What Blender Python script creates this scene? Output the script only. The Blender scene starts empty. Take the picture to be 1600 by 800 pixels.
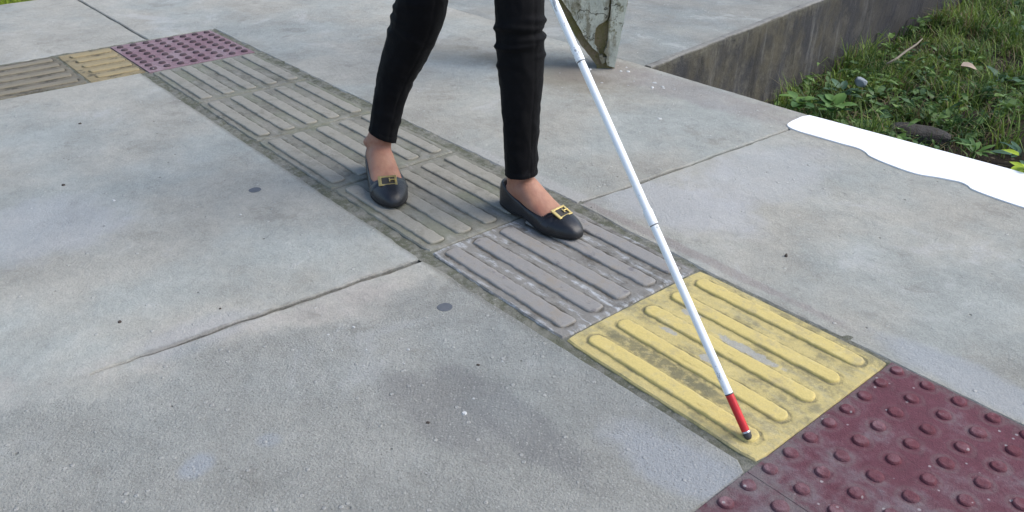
import bpy, bmesh, math, random
import numpy as np
from mathutils import Vector, Matrix, noise as mnoise
R = math.radians
random.seed(7); rng = np.random.default_rng(7)
scene = bpy.context.scene
COL = scene.collection

# ------------------------------------------------------------------ camera, sky, sun, exposure
CAM = Vector((0.93774597, -0.91236344, 0.91853473))
cam_data = bpy.data.cameras.new('camera')
cam_data.lens = 36.0 * 1313.15 / 1600.0
cam_data.sensor_width = 36.0
cam_data.clip_start = 0.05
cam_data.clip_end = 500
cam = bpy.data.objects.new('camera', cam_data); COL.objects.link(cam)
cam.matrix_world = Matrix(((0.6436189, -0.3760448, 0.6665921, CAM.x), (0.7653461, 0.3164838, -0.5604314, CAM.y),
                           (-0.0002183, 0.8708779, 0.4914994, CAM.z), (0, 0, 0, 1)))
scene.camera = cam

SUN_AZ, SUN_EL = R(48), R(48)          # direction towards the light, measured from +x (along the path)
world = bpy.data.worlds.new('World'); scene.world = world; world.use_nodes = True
wt = world.node_tree; wt.nodes.clear()
sky = wt.nodes.new('ShaderNodeTexSky'); sky.sky_type = 'NISHITA'; sky.sun_disc = False
sky.sun_elevation = SUN_EL; sky.sun_rotation = R(90) - SUN_AZ
sky.air_density = 1.0; sky.dust_density = 1.8; sky.ozone_density = 1.0
bg = wt.nodes.new('ShaderNodeBackground'); bg.inputs['Strength'].default_value = 0.122
wo = wt.nodes.new('ShaderNodeOutputWorld')
wt.links.new(sky.outputs['Color'], bg.inputs['Color']); wt.links.new(bg.outputs[0], wo.inputs['Surface'])
sun_data = bpy.data.lights.new('sun', 'SUN'); sun_data.energy = 1.45; sun_data.angle = R(42); sun_data.color = (1, .97, .92)
sun = bpy.data.objects.new('sun', sun_data); COL.objects.link(sun)
sdir = Vector((math.cos(SUN_EL) * math.cos(SUN_AZ), math.cos(SUN_EL) * math.sin(SUN_AZ), math.sin(SUN_EL)))
sun.rotation_euler = sdir.to_track_quat('Z', 'Y').to_euler(); sun.location = sdir * 20
vs = scene.view_settings
vs.view_transform = 'Standard'; vs.look = 'None'; vs.exposure = 0.92; vs.gamma = 1; vs.use_curve_mapping = False
scene.cycles.use_denoising = True
scene.cycles.max_bounces = 6

# ------------------------------------------------------------------ shader helpers
class S:
    """a node socket with arithmetic"""
    def __init__(s, t, k): s.t, s.k = t, k
    def _m(s, op, *a, clamp=False):
        n = s.t.nodes.new('ShaderNodeMath'); n.operation = op; n.use_clamp = clamp
        for i, v in enumerate((s,) + a):
            if isinstance(v, S): s.t.links.new(v.k, n.inputs[i])
            else: n.inputs[i].default_value = v
        return S(s.t, n.outputs[0])
    def __add__(s, o): return s._m('ADD', o)
    __radd__ = __add__
    def __mul__(s, o): return s._m('MULTIPLY', o)
    __rmul__ = __mul__
    def __sub__(s, o): return s._m('SUBTRACT', o)
    def __rsub__(s, o): return (s * -1.0) + o
    def __truediv__(s, o): return s._m('DIVIDE', o)
    def abs(s): return s._m('ABSOLUTE')
    def max(s, o): return s._m('MAXIMUM', o)
    def min(s, o): return s._m('MINIMUM', o)
    def pow(s, o): return s._m('POWER', o)
    def sat(s): return s._m('ADD', 0.0, clamp=True)
    def step(s, a, b):
        n = s.t.nodes.new('ShaderNodeMapRange'); n.interpolation_type = 'SMOOTHSTEP'
        s.t.links.new(s.k, n.inputs[0])
        if a < b: n.inputs[1].default_value, n.inputs[2].default_value = a, b
        else:
            n.inputs[1].default_value, n.inputs[2].default_value = b, a
            n.inputs[3].default_value, n.inputs[4].default_value = 1, 0
        return S(s.t, n.outputs[0])

class Mat:
    def __init__(m, name, rough=.85, spec=.3):
        m.m = bpy.data.materials.new(name); m.m.use_nodes = True; m.t = m.m.node_tree
        m.b = m.t.nodes['Principled BSDF']
        m.b.inputs['Roughness'].default_value = rough
        m.b.inputs['Specular IOR Level'].default_value = spec
        g = m.t.nodes.new('ShaderNodeNewGeometry'); m.pos = g.outputs['Position']
        tc = m.t.nodes.new('ShaderNodeTexCoord'); m.obj = tc.outputs['Object']; m._sep = {}
    def xyz(m, vec=None):
        vec = vec or m.pos
        n = m.t.nodes.new('ShaderNodeSeparateXYZ'); m.t.links.new(vec, n.inputs[0])
        return [S(m.t, o) for o in n.outputs]
    def scaled(m, sc, vec=None, loc=(0, 0, 0)):
        n = m.t.nodes.new('ShaderNodeMapping'); m.t.links.new(vec or m.pos, n.inputs[0])
        n.inputs['Scale'].default_value = sc; n.inputs['Location'].default_value = loc
        return n.outputs[0]
    def noise(m, scale, detail=4, rough=.55, vec=None, dist=0, off=0):
        n = m.t.nodes.new('ShaderNodeTexNoise')
        v = vec or m.pos
        if off: v = m.scaled((1, 1, 1), v, (off, off * 1.7, off * .3))
        m.t.links.new(v, n.inputs['Vector'])
        n.inputs['Scale'].default_value = scale; n.inputs['Detail'].default_value = detail
        n.inputs['Roughness'].default_value = rough; n.inputs['Distortion'].default_value = dist
        return S(m.t, n.outputs['Fac'])
    def voro(m, scale, vec=None, rnd=1.0):
        n = m.t.nodes.new('ShaderNodeTexVoronoi'); m.t.links.new(vec or m.pos, n.inputs['Vector'])
        n.inputs['Scale'].default_value = scale; n.inputs['Randomness'].default_value = rnd
        sp = m.t.nodes.new('ShaderNodeSeparateColor'); m.t.links.new(n.outputs['Color'], sp.inputs[0])
        return S(m.t, n.outputs['Distance']), S(m.t, sp.outputs[0]), S(m.t, sp.outputs[1])
    def mix(m, f, a, b, mode='MIX'):
        n = m.t.nodes.new('ShaderNodeMix'); n.data_type = 'RGBA'; n.blend_type = mode
        for i, v in ((0, f), (6, a), (7, b)):
            if isinstance(v, S): m.t.links.new(v.k, n.inputs[i])
            elif i == 0: n.inputs[0].default_value = v
            else: n.inputs[i].default_value = (*v, 1)
        return S(m.t, n.outputs[2])
    def gain(m, col, f):
        """multiply a colour by a value"""
        n = m.t.nodes.new('ShaderNodeVectorMath'); n.operation = 'SCALE'
        m.t.links.new(col.k, n.inputs[0]); m.t.links.new(f.k, n.inputs['Scale'])
        return S(m.t, n.outputs[0])
    def blob(m, x, y, rx, ry, ang=0, warp=.35, wscale=9, soft=.35):
        X, Y, Z = m.xyz()
        c, s = math.cos(ang), math.sin(ang)
        dx, dy = X - x, Y - y
        a = (dx * c + dy * s) / rx; b = (dy * c - dx * s) / ry
        d = (a * a + b * b)._m('SQRT') + (m.noise(wscale, 5, .65) - .5) * (warp * 4)
        return d.step(1 + soft, 1 - soft)
    def color(m, c): m.t.links.new(c.k, m.b.inputs['Base Color']) if isinstance(c, S) else setattr(m.b.inputs['Base Color'], 'default_value', (*c, 1))
    def rough(m, r): m.t.links.new(r.k, m.b.inputs['Roughness'])
    def bump(m, h, dist, strength=1.0):
        n = m.t.nodes.new('ShaderNodeBump'); m.t.links.new(h.k, n.inputs['Height'])
        n.inputs['Distance'].default_value = dist; n.inputs['Strength'].default_value = strength
        m.t.links.new(n.outputs[0], m.b.inputs['Normal'])

def lerp(a, b, t): return a + (b - a) * t

def concrete(name, base=(.34, .335, .315), kind='smooth', seed=0.0):
    m = Mat(name, .86, .25)
    big = m.noise(1.1, 5, .6, off=seed + 1); mid = m.noise(6.5, 6, .65, off=seed + 3)
    small = m.noise(38, 5, .7, off=seed); fine = m.noise(260, 4, .75); grit = m.noise(900, 2, .8)
    warm = m.noise(2.3, 4, .6, off=seed + 9)
    col = m.mix(warm.step(.38, .66), tuple(b * k for b, k in zip(base, (1.04, 1.01, .92))), tuple(b * k for b, k in zip(base, (.95, 1.0, .97))))
    X, Y, Z = m.xyz()
    pale = None
    if kind == 'walk':
        # weathered top layer worn off on the near side of the cracked slab
        line = (X - (Y + .183) * .186) + .334 + (m.noise(5, 6, .65, off=2) - .5) * .30
        worn = line.step(-.03, .05)
        band = (line + .05).abs().step(.10, .0) * m.noise(7, 4, .6, off=5).step(.32, .62) * Y.step(-.02, -.12)
        col = m.mix(worn * .55, col, (.345, .35, .325))
        col = m.mix(band * .55, col, (.46, .415, .375))
    c1, ca, cb = m.voro(240); c2, cd_, ce = m.voro(520)
    scuff = m.noise(3.4, 7, .72, off=seed + 21, dist=.6)
    tone = (big - .5) * .34 + (mid - .5) * .62 + (scuff - .5) * .55 + (small - .5) * .46 + (fine - .5) * .42 + (grit - .5) * .25 + (ca - .5) * .11 + (cd_ - .5) * .10 + 1.0
    col = m.gain(col, tone)
    col = m.mix(scuff.step(.575, .66) * .38, col, (.50, .505, .49))
    col = m.mix(m.noise(4.7, 6, .7, off=seed + 33).step(.575, .66) * .42, col, (.235, .225, .195))
    if kind == 'walk':
        for (x, y, rx, ry, an, k, c) in [(.36, -.085, .13, .055, .2, .75, (.42, .44, .46)), (-1.12, -.62, .17, .16, .4, .45, (.47, .48, .49)),
                                    (-.46, -.52, .05, .11, .1, .3, (.38, .41, .43)), (-.115, -.66, .022, .028, .4, .7, (.40, .43, .46)), (-.10, -.55, .02, .016, .9, .5, (.40, .43, .46)),
                                    (.02, -.30, .16, .05, .1, .4, (.21, .205, .20)), (.12, -.22, .18, .045, .0, .45, (.20, .20, .20))]:
            col = m.mix(m.blob(x, y, rx, ry, an) * k, col, c)
        # dirt washed into the crack
        cx = (X + .424 - (Y + .03) * .0594) + (m.noise(9, 3, .6, off=1) - .5) * .02
        cl = (cx.abs() + (m.noise(60, 4, .7, off=6) - .5) * .02).step(.014, .001) * Y.step(-.86, -.45)
        col = m.mix(cl * .6, col, (.13, .125, .105))
        el = (Y + .026 + (m.noise(40, 4, .7, off=8) - .5) * .016).step(-.016, -.002) * X.step(.2, -.3)
        col = m.mix(el * .55, col, (.20, .195, .16))
    if kind == 'right':
        for (x, y, rx, ry, an, k, c) in [(-.24, .62, .20, .12, .3, .55, (.50, .51, .52)), (-.22, .95, .14, .26, 0, .4, (.48, .49, .50)), (.58, .47, .22, .045, 0, .6, (.40, .42, .44)),
                                    (-.1, .45, .4, .016, 0, .45, (.28, .23, .22)), (-.3, 1.33, .08, .07, 0, .5, (.24, .225, .19))]:
            col = m.mix(m.blob(x, y, rx, ry, an) * k, col, c)
    if kind == 'far':
        for (x, y, rx, ry, an, k, c) in [(-1.3, 1.12, .34, .13, .05, .55, (.20, .17, .115)), (-1.15, 1.25, .16, .16, .0, .45, (.20, .165, .14)), (-.75, 1.33, .35, .09, .0, .4, (.26, .225, .22)),
                                    (-.52, .45, .4, .03, 0, .5, (.46, .45, .43)), (-1.75, .95, .30, .10, .3, .35, (.25, .22, .16))]:
            col = m.mix(m.blob(x, y, rx, ry, an) * k, col, c)
    # hairline wander cracks, specks and pits
    d, r1, r2 = m.voro(70)
    dense = worn if kind == 'walk' else m.noise(1.7, 2, .5, off=4).step(.45, .75) * .5
    thr = dense * .055 + .014
    chip = d.step(.30, .20) * (thr - r1).step(-.004, .004)
    col = m.mix(chip * .6, col, (.60, .59, .56))
    d2, q1, q2 = m.voro(46)
    pit = d2.step(.17, .08) * (q1 * -1 + .026).step(-.004, .004)
    col = m.mix(pit * .55, col, (.11, .10, .085))
    d3, p1, p2 = m.voro(210)
    agg = d3.step(.5, .1) * (dense * .8 + .25)
    col = m.mix(agg * (p1 - .2) * .8, col, (.62, .60, .56))
    col = m.mix(agg * (p2 - .3) * .85, col, (.13, .135, .12))
    m.color(col)
    h = mid * .9 + small * .6 + fine * .55 * (dense * .9 + .6) + ca * .07 + grit * .22 + chip * .5 - pit * .6 + d3 * -.16 * dense
    m.bump(h, .009, .9)
    m.rough(small * .25 + .72)
    return m.m

def bar_field(m, half_len, width, pitch, count, along_x=True, x0=0.0):
    """distance from the outline of the nearest raised bar, in the tile's own coordinates"""
    X, Y, Z = m.xyz(m.obj)
    if not along_x: X, Y = Y, X
    k = ((Y / pitch + (count - 1) / 2)._m('ROUND')).max(0).min(count - 1)
    dy = Y - (k - (count - 1) / 2) * pitch
    dx = ((X - x0).abs() - (half_len - width / 2)).max(0)
    return (dx * dx + dy * dy)._m('SQRT') - width / 2, X, Y

BAR = dict(w=.041, pitch=.0785, half=.195)

def tile_mat(name, floor, grime, streak, k_streak, k_grime_shade, bar=BAR, along=True, edge=None, green=0.0, exposed=None, kp=.85, local=None):
    m = Mat(name, .8, .3)
    d, X, Y = bar_field(m, bar['half'], bar['w'], bar['pitch'], 5, along, bar.get('x0', 0))
    big = m.noise(9, 5, .65); small = m.noise(55, 5, .7); fine = m.noise(320, 3, .75); grit = m.noise(900, 2, .8)
    col = m.mix(0.0, floor, floor)
    n1 = m.noise(17, 6, .7, off=3); n2 = m.noise(45, 5, .7, off=7)
    # residue streaks in the valleys between the bars
    st = m.noise(1.0, 5, .7, vec=m.scaled((14, 60, 20) if along else (60, 14, 20)))
    streakm = d.step(.006, .016) * (st * .6 + n1 * .4).step(.47, .60)
    col = m.mix(streakm * k_streak, col, streak)
    # grime along each bar's foot; on the branch tiles also painted bar shadow
    ring = (d - .001 + (n2 - .5) * .014).abs().step(.006, .001) * n1.step(.36, .60)
    col = m.mix(ring * k_grime_shade, col, grime)
    patch = (n1 + m.noise(5, 3, .6, off=13) * .5 - .25).step(.46, .66) * d.step(-.002, .010) * small.step(.33, .56)
    col = m.mix((patch * k_grime_shade * kp).sat(), col, grime)
    if local:                                  # dark grime packed in one groove
        x, y, rx, ry = local
        col = m.mix(m.blob(x, y, rx, ry, 0, .35, 45, .3) * small.step(.3, .55) * d.step(-.002, .008) * .8, col, grime)
    if green:
        col = m.mix(m.noise(6, 4, .6, off=11).step(.42, .7) * green, col, (.17, .185, .12))
    if exposed:
        for (x, y, rx, ry) in exposed:
            col = m.mix(m.blob(x, y, rx, ry, 0, .55, 55, .2) * .75, col, (.36, .365, .36))
    tone = (big - .5) * .4 + (small - .5) * .5 + (fine - .5) * .5 + (grit - .5) * .3 + 1.0
    m.color(m.gain(col, tone))
    m.bump(small * .6 + fine * .5 + n2 * .5 + grit * .2 - ring * .5, .004, .8)
    return m.m

def bar_mat(name, top, dirt, k, chip=None, kc=0.0):
    m = Mat(name, .72, .35)
    X, Y, Z = m.xyz()
    n1 = m.noise(14, 5, .65); n2 = m.noise(70, 5, .7); fine = m.noise(340, 3, .75); grit = m.noise(950, 2, .8)
    col = m.mix((n1 * .55 + n2 * .45).step(.46, .66) * k, top, dirt)
    if chip: col = m.mix((m.noise(40, 5, .7, off=4)).step(.58, .66) * kc, col, chip)
    # worn-through flecks low on the flanks
    low = Z.step(.005, .0028) * n2.step(.42, .58)
    col = m.mix(low * .6, col, dirt)
    col = m.gain(col, (n1 - .5) * .35 + (n2 - .5) * .35 + (fine - .5) * .42 + (grit - .5) * .25 + 1.0)
    m.color(col)
    m.bump(n2 * .7 + fine * .5 + grit * .2, .003, .7)
    return m.m

def simple(name, col, rough=.6, spec=.4, var=.25, scale=40, metal=0.0, bump=0.0, col2=None):
    m = Mat(name, rough, spec)
    n = m.noise(scale, 5, .65); f = m.noise(scale * 8, 3, .7)
    c = m.mix(n.step(.35, .65), col, col2 or tuple(k * .8 for k in col))
    m.color(m.gain(c, (n - .5) * var + (f - .5) * var + 1.0))
    m.b.inputs['Metallic'].default_value = metal
    if bump: m.bump(n * .5 + f * .5, bump, 1)
    return m.m

# ------------------------------------------------------------------ object helpers
def link(name, me, mat=None, parent=None, loc=None, rot=None):
    o = bpy.data.objects.new(name, me); COL.objects.link(o)
    if mat is not None and me is not None and not me.materials: me.materials.append(mat)
    if parent: o.parent = parent
    if loc is not None: o.location = loc
    if rot is not None: o.rotation_euler = rot
    return o
def tag(o, label=None, cat=None, group=None, kind=None):
    if label: o['label'] = label
    if cat: o['category'] = cat
    if group: o['group'] = group
    if kind: o['kind'] = kind
    return o
def mesh(name, v, f, smooth=False):
    me = bpy.data.meshes.new(name); me.from_pydata([tuple(map(float, p)) for p in v], [], f); me.update()
    if smooth: me.polygons.foreach_set('use_smooth', [True] * len(me.polygons))
    return me
def grid_faces(nu, nv, wrap_u=False):
    F = []
    for j in range(nv - 1):
        for i in range(nu if wrap_u else nu - 1):
            a = j * nu + i; b = j * nu + (i + 1) % nu
            F.append((a, b, b + nu, a + nu))
    return F
def n3(x, y, z=0.0, s=1.0): return mnoise.noise(Vector((x * s, y * s, z * s + 3.7)))

def ragged(pts, amp, step=.025):
    """subdivide a polygon outline; pts = (x, y, rough?) – rough applies to the edge that leaves the point"""
    out = []
    n = len(pts)
    for i in range(n):
        a, b = pts[i], pts[(i + 1) % n]
        L = math.hypot(b[0] - a[0], b[1] - a[1])
        k = max(1, int(L / step)) if a[2] else 1
        tx, ty = (b[0] - a[0]) / L, (b[1] - a[1]) / L
        for j in range(k):
            t = j / k; x, y = lerp(a[0], b[0], t), lerp(a[1], b[1], t)
            if a[2] and j:
                w = (n3(x, y, i, 9) * 1.3 + n3(x, y, i, 38) * .8 + random.uniform(-.25, .25)) * amp * a[2]
                x, y = x - ty * w, y + tx * w
            out.append((x, y))
    return out
def block(name, outline, mat, parent, top=0.0, depth=.55, bev=.004):
    """slab with a small broken edge round the top; the outline runs counter-clockwise"""
    n = len(outline); P = np.array(outline)
    nx, pv = np.roll(P, -1, 0), np.roll(P, 1, 0)
    t1, t2 = nx - P, P - pv
    t1 /= np.linalg.norm(t1, axis=1)[:, None]; t2 /= np.linalg.norm(t2, axis=1)[:, None]
    nn = np.stack([-(t1 + t2)[:, 1], (t1 + t2)[:, 0]], 1)
    L = np.linalg.norm(nn, axis=1); L[L < .3] = .3
    I = P + nn / L[:, None] * bev
    V = [(x, y, top) for x, y in I] + [(x, y, top - bev * (.8 + .5 * abs(n3(x, y, 1, 30)))) for x, y in P] + [(x, y, top - depth) for x, y in P]
    F = [tuple(range(n))]
    for k in range(2):
        for i in range(n):
            j = (i + 1) % n
            F.append((k * n + j, k * n + i, k * n + n + i, k * n + n + j))
    return link(name, mesh(name, V, F), mat, parent)

# ------------------------------------------------------------------ pavement
PITCH = .4372
M_walk = concrete('concrete_weathered', base=(.41, .407, .388), kind='walk')
M_right = concrete('concrete_right', base=(.385, .38, .36), kind='right', seed=5)
M_far = concrete('concrete_far', base=(.375, .372, .355), kind='far', seed=11)
M_upper = concrete('concrete_upper', base=(.285, .29, .285), kind='plain', seed=17)
M_joint = simple('joint_dirt', (.035, .032, .024), .95, .1, .6, 60, bump=.004)

pavement = tag(link('pavement', None), 'weathered grey concrete pavement in large jointed slabs', kind='structure')
# slab left of the path, split part of the way across by a crack
crack = []
for t in np.linspace(0, 1, 34):
    v = lerp(-.03, -.737, t); u = lerp(-.424, -.466, t) + .006 * n3(v, 0, 2, 9) + .0045 * n3(v, 1, 5, 34) + random.uniform(-.0012, .0012)
    crack.append((u, v, (.0052 * (1 - t) ** .45 + .0030 * (1 - t)) * (.7 + .9 * abs(n3(v, 3, 1, 22)))))
edge_l = -.026
o = ragged([(3.0, -.46, 0), (3.0, -4, 0), (-2.205, -4, 0), (-2.205, -1.2, 1), (-2.205, edge_l, 1), (-.424, edge_l, 0)][::-1] , .0, 1)
outl = []
def add(pts): outl.extend(pts)
# counter-clockwise from far corner by the branch
EDGE = lambda x: np.interp(x, [-2.2, -.45, -.2, .1, .45], [-.026, -.026, -.020, -.014, -.011])
seg = ragged([(-2.205, edge_l, 1), (-2.205, -1.3, 0), (-2.205, -4, 0), (3, -4, 0), (3, -.465, 0), (.4355, -.465, 1), (.4355, edge_l, 1),
              (-.424, edge_l, 1)], .0028)
# cut the crack into the edge that runs back along the path
idx = [i for i, (x, y) in enumerate(seg) if abs(y - edge_l) < .012 and x < .43]
idx_near = [i for i in idx if seg[i][0] > -.418]; idx_far = [i for i in idx if seg[i][0] < -.430]
near_pts = sorted([seg[i] for i in idx_near], key=lambda q: -q[0]); far_pts = sorted([seg[i] for i in idx_far if seg[i][0] > -2.2], key=lambda q: -q[0])
start = [q for i, q in enumerate(seg) if i not in idx]
corner = (-2.205, edge_l)
near_pts = [(x, y - edge_l + float(EDGE(x))) for x, y in near_pts]
outline = [corner] + start + near_pts + [(u + w, v) for u, v, w in crack] + [(u - w, v) for u, v, w in crack[::-1]] + far_pts
block('slab', outline, M_walk, pavement, bev=.003)
# slab beyond the branch path (left) and the long one behind the walker
block('slab', ragged([(-3.72, -4, 0), (-2.648, -4, 0), (-2.648, -1.3, 1), (-2.648, .150, 1), (-3.72, .150, .5)], .002), M_far, pavement)
block('slab', ragged([(-3.72, .158, 1), (-2.648, .158, 0), (-2.640, .434, 1), (-.4105, .434, 1.6), (-.3735, 1.22, .3), (-.362, 1.437, 1), (-3.72, 1.437, 1)], .0026), M_far, pavement)
block('slab', ragged([(-.401, .430, 1), (.0, .413, 1), (.436, .4115, .6), (3, .4115, 0), (3, 1.68, 0), (1.2, 1.553, 1.6), (-.359, 1.440, .3), (-.366, 1.22, 1.6)], .0026), M_right, pavement)
block('slab', ragged([(.885, -.455, 0), (3, -.455, 0), (3, .408, 0), (.885, .408, 0)], .002), M_walk, pavement, top=-.003)
# upper slab behind the pillar, ending at the retaining wall
WU = lambda v: -1.06 - .142 * (v - 1.446)
block('slab', ragged([(-3.72, 1.447, 1), (WU(1.447) - .036, 1.447, 1), (WU(9) - .036, 9, 0), (-3.72, 9, 0)], .003), M_upper, pavement, top=-.007)
link('joint_bed', mesh('joint_bed', [(-3.7, -3.9, -.034), (2.9, -3.9, -.034), (2.9, 1.42, -.034), (-3.7, 1.42, -.034), (-3.7, 1.42, -.0345), (-1.2, 1.42, -.0345), (-1.2, 1.6, -.0345), (-3.7, 1.6, -.0345)],
                       [(0, 1, 2, 3), (4, 5, 6, 7)]), M_joint, pavement)
# blown-out ground on the outer edge, its glare put in as a white sheet
M_white = simple('blown_out_white', (.90, .90, .90), .6, .3, .08, 60, col2=(.86, .86, .855))
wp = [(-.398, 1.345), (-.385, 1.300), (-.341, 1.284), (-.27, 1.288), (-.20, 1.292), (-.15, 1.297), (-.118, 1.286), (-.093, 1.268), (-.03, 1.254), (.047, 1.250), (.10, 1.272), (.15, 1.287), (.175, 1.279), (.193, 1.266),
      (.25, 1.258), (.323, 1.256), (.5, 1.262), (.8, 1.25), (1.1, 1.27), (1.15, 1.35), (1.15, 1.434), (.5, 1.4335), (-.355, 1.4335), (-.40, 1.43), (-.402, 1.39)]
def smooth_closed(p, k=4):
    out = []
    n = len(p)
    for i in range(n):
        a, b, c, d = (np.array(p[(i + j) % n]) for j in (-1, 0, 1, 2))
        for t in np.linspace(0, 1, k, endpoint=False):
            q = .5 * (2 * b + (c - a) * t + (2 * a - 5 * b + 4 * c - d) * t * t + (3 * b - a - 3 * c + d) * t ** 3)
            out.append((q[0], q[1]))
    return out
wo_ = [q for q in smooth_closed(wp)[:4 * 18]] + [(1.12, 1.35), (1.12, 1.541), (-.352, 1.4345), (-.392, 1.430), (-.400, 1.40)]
block('blown_out_band', wo_, M_white, pavement, top=.0035, depth=.006, bev=.0006)['label'] = 'overexposed ground along the outer slab edge, laid on as a bright white sheet'
# round gum marks trodden into the slabs
M_gum = simple('old_gum', (.115, .125, .14), .7, .3, .2, 80)
for (x, y, r) in [(-.235, -.103, .0155), (-1.001, -.150, .0155)]:
    pts = [(x + r * math.cos(a) * (1 + .1 * n3(math.cos(a), math.sin(a), x, 2)), y + r * 1.05 * math.sin(a) * (1 + .12 * n3(math.sin(a), math.cos(a), y, 2))) for a in np.linspace(0, 2 * math.pi, 26, endpoint=False)]
    block('gum_mark', pts, M_gum, pavement, top=.0007, depth=.003, bev=.0006)

# ------------------------------------------------------------------ tactile paving
tactile = tag(link('tactile_paving', None), 'worn tactile guide path of ribbed and studded tiles set in the concrete', kind='structure')
M_mortar = Mat('mossy_mortar', .95, .15)
mm = M_mortar
a1, a2, a3, a4 = mm.noise(22, 5, .7), mm.noise(90, 5, .75), mm.noise(400, 3, .8), mm.noise(3.2, 3, .5)
cc = mm.mix(a1.step(.36, .6), (.25, .245, .21), (.14, .145, .105))
cc = mm.mix(a2.step(.55, .68) * .7, cc, (.30, .295, .27))
mm.color(mm.gain(cc, (a2 - .5) * .8 + (a3 - .5) * .9 + (a4 - .5) * .5 + 1.0)); mm.bump(a2 * .8 + a3 * .6, .006, 1)
def bed(x0, x1, y0, y1, z, amp):
    nx, ny = int((x1 - x0) / .011), int((y1 - y0) / .011)
    V = []
    for j in range(ny):
        for i in range(nx):
            x, y = lerp(x0, x1, i / (nx - 1)), lerp(y0, y1, j / (ny - 1))
            V.append((x, y, z + amp * (n3(x, y, 0, 28) + .6 * n3(x, y, 4, 80))))
    link('mortar_bed', mesh('mortar_bed', V, grid_faces(nx, ny)), M_mortar.m, tactile)
bed(-2.66, .9, -.032, .45, -.0022, .0028)
bed(-2.66, -2.19, -1.25, -.02, -.0018, .0022)

def tile_mesh(su, sv, bev=.003, chip=0.0, th=.03):
    """tile body: a slightly uneven sheet with a broken edge"""
    k = 15
    V, F = [], []
    hu, hv = su / 2, sv / 2
    per = []
    for a, b in (((-hu, -hv), (hu, -hv)), ((hu, -hv), (hu, hv)), ((hu, hv), (-hu, hv)), ((-hu, hv), (-hu, -hv))):
        for i in range(k):
            t = i / k; x, y = lerp(a[0], b[0], t), lerp(a[1], b[1], t)
            j = random.uniform(0, .0012 if bev > .001 else .0004) + chip * max(0, n3(x + su * 7, y, sv, 30)) * .006
            cr = .004 * (bev > .001) if i == 0 else 0
            L = math.hypot(x, y); per.append((x - x / L * (j + cr), y - y / L * (j + cr)))
    n = len(per)
    V += [(x * (1 - bev / hu), y * (1 - bev / hv), 0) for x, y in per]
    V += [(x, y, -bev * random.uniform(.7, 1.3)) for x, y in per] + [(x, y, -th) for x, y in per]
    F.append(tuple(range(n)))
    for q in range(2):
        for i in range(n):
            j = (i + 1) % n; F.append((q * n + j, q * n + i, q * n + n + i, q * n + n + j))
    return mesh('tile', V, F)
def bar_mesh(half, w, h=.0052, along=True, end_r=.7, rag=.0006):
    """rounded raised rib with sloping flanks and slightly broken outline"""
    r = w / 2
    prof = [(1.0, -.001), (.98, .0012), (.91, h * .74), (.82, h * .96), (.66, h), (.30, h * 1.0)]
    ring = []
    ns = 40
    for i in range(ns + 1): ring.append((lerp(-half + r * end_r, half - r * end_r, i / ns), -1, 0))
    for a in np.linspace(-90, 90, 8)[1:-1]: ring.append((half - r * end_r, math.sin(R(a)), math.cos(R(a))))
    for i in range(ns + 1): ring.append((lerp(half - r * end_r, -half + r * end_r, i / ns), 1, 0))
    for a in np.linspace(90, -90, 8)[1:-1]: ring.append((-half + r * end_r, math.sin(R(a)), -math.cos(R(a))))
    n = len(ring); V = []; sd = random.uniform(0, 50)
    for k, z in prof:
        for (x, sy, cx) in ring:
            X, Y = x + cx * r * end_r * k, sy * r * k
            q = rag * (2.2 * n3(X, Y, sd, 45) + 1.5 * n3(X, Y, sd + 9, 130)) * (1.0 if k > .7 else .5)
            z2 = z + (.0011 * n3(X, 0, sd, 14) + .0010 * n3(X, Y, sd, 55) if z > .002 else 0)
            px, py = X + (q if abs(cx) else 0), Y + q * sy
            V.append((px, py, z2) if along else (-py, px, z2))
    F = grid_faces(n, len(prof), True); F.append(tuple(range((len(prof) - 1) * n, len(prof) * n)))
    return mesh('raised_bar', V, F, True)
def dome_mesh(r=.0155, h=.0055, wear=0.0, sd=0):
    prof = [(1.0, -.001), (.98, .001), (.88, h * .66), (.80, h * .92), (.68, h), (.3, h * 1.0)]
    n = 16; V = []
    for k, z in prof:
        for i in range(n):
            a = 2 * math.pi * i / n
            q = 1 + .10 * n3(math.cos(a), math.sin(a), sd, 1.5)
            V.append((r * k * q * math.cos(a), r * k * q * math.sin(a), z - (wear * h * max(0, math.sin(a + sd)) * (1 - k) if z > .003 else 0)))
    F = grid_faces(n, len(prof), True); F.append(tuple(range((len(prof) - 1) * n, len(prof) * n)))
    return mesh('dome', V, F, True)

GREY = (.29, .28, .245)
M_tile_old = tile_mat('tile_old_grey', (.225, .215, .18), (.095, .092, .068), (.36, .36, .33), .55, .9, green=.6)
M_bar_old = bar_mat('bar_old_grey', (.295, .28, .235), (.17, .158, .125), .85, (.36, .345, .30), .4)
M_tile_worn = tile_mat('tile_worn_wet', (.225, .215, .195), (.075, .066, .05), (.50, .52, .53), 1.0, .95)
M_bar_worn = bar_mat('bar_worn_wet', (.265, .255, .24), (.235, .195, .145), .6, (.16, .15, .155), .75)
M_tile_yel = tile_mat('tile_yellow', (.53, .435, .185), (.15, .14, .085), (.44, .385, .22), .8, .85, kp=.75, local=(.17, .085, .17, .018), bar=dict(w=.035, pitch=.0785, half=.190),
                      exposed=[(.252, .235, .065, .011), (.10, .255, .02, .010), (.215, .085 + .075, .016, .010), (.115, .175, .022, .007)])
M_bar_yel = bar_mat('bar_yellow', (.60, .48, .175), (.36, .30, .16), .85, (.64, .55, .27), .35)
BR = dict(w=.036, pitch=.0785, half=.075, x0=.012); BR2 = dict(w=.036, pitch=.0785, half=.18)
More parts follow.
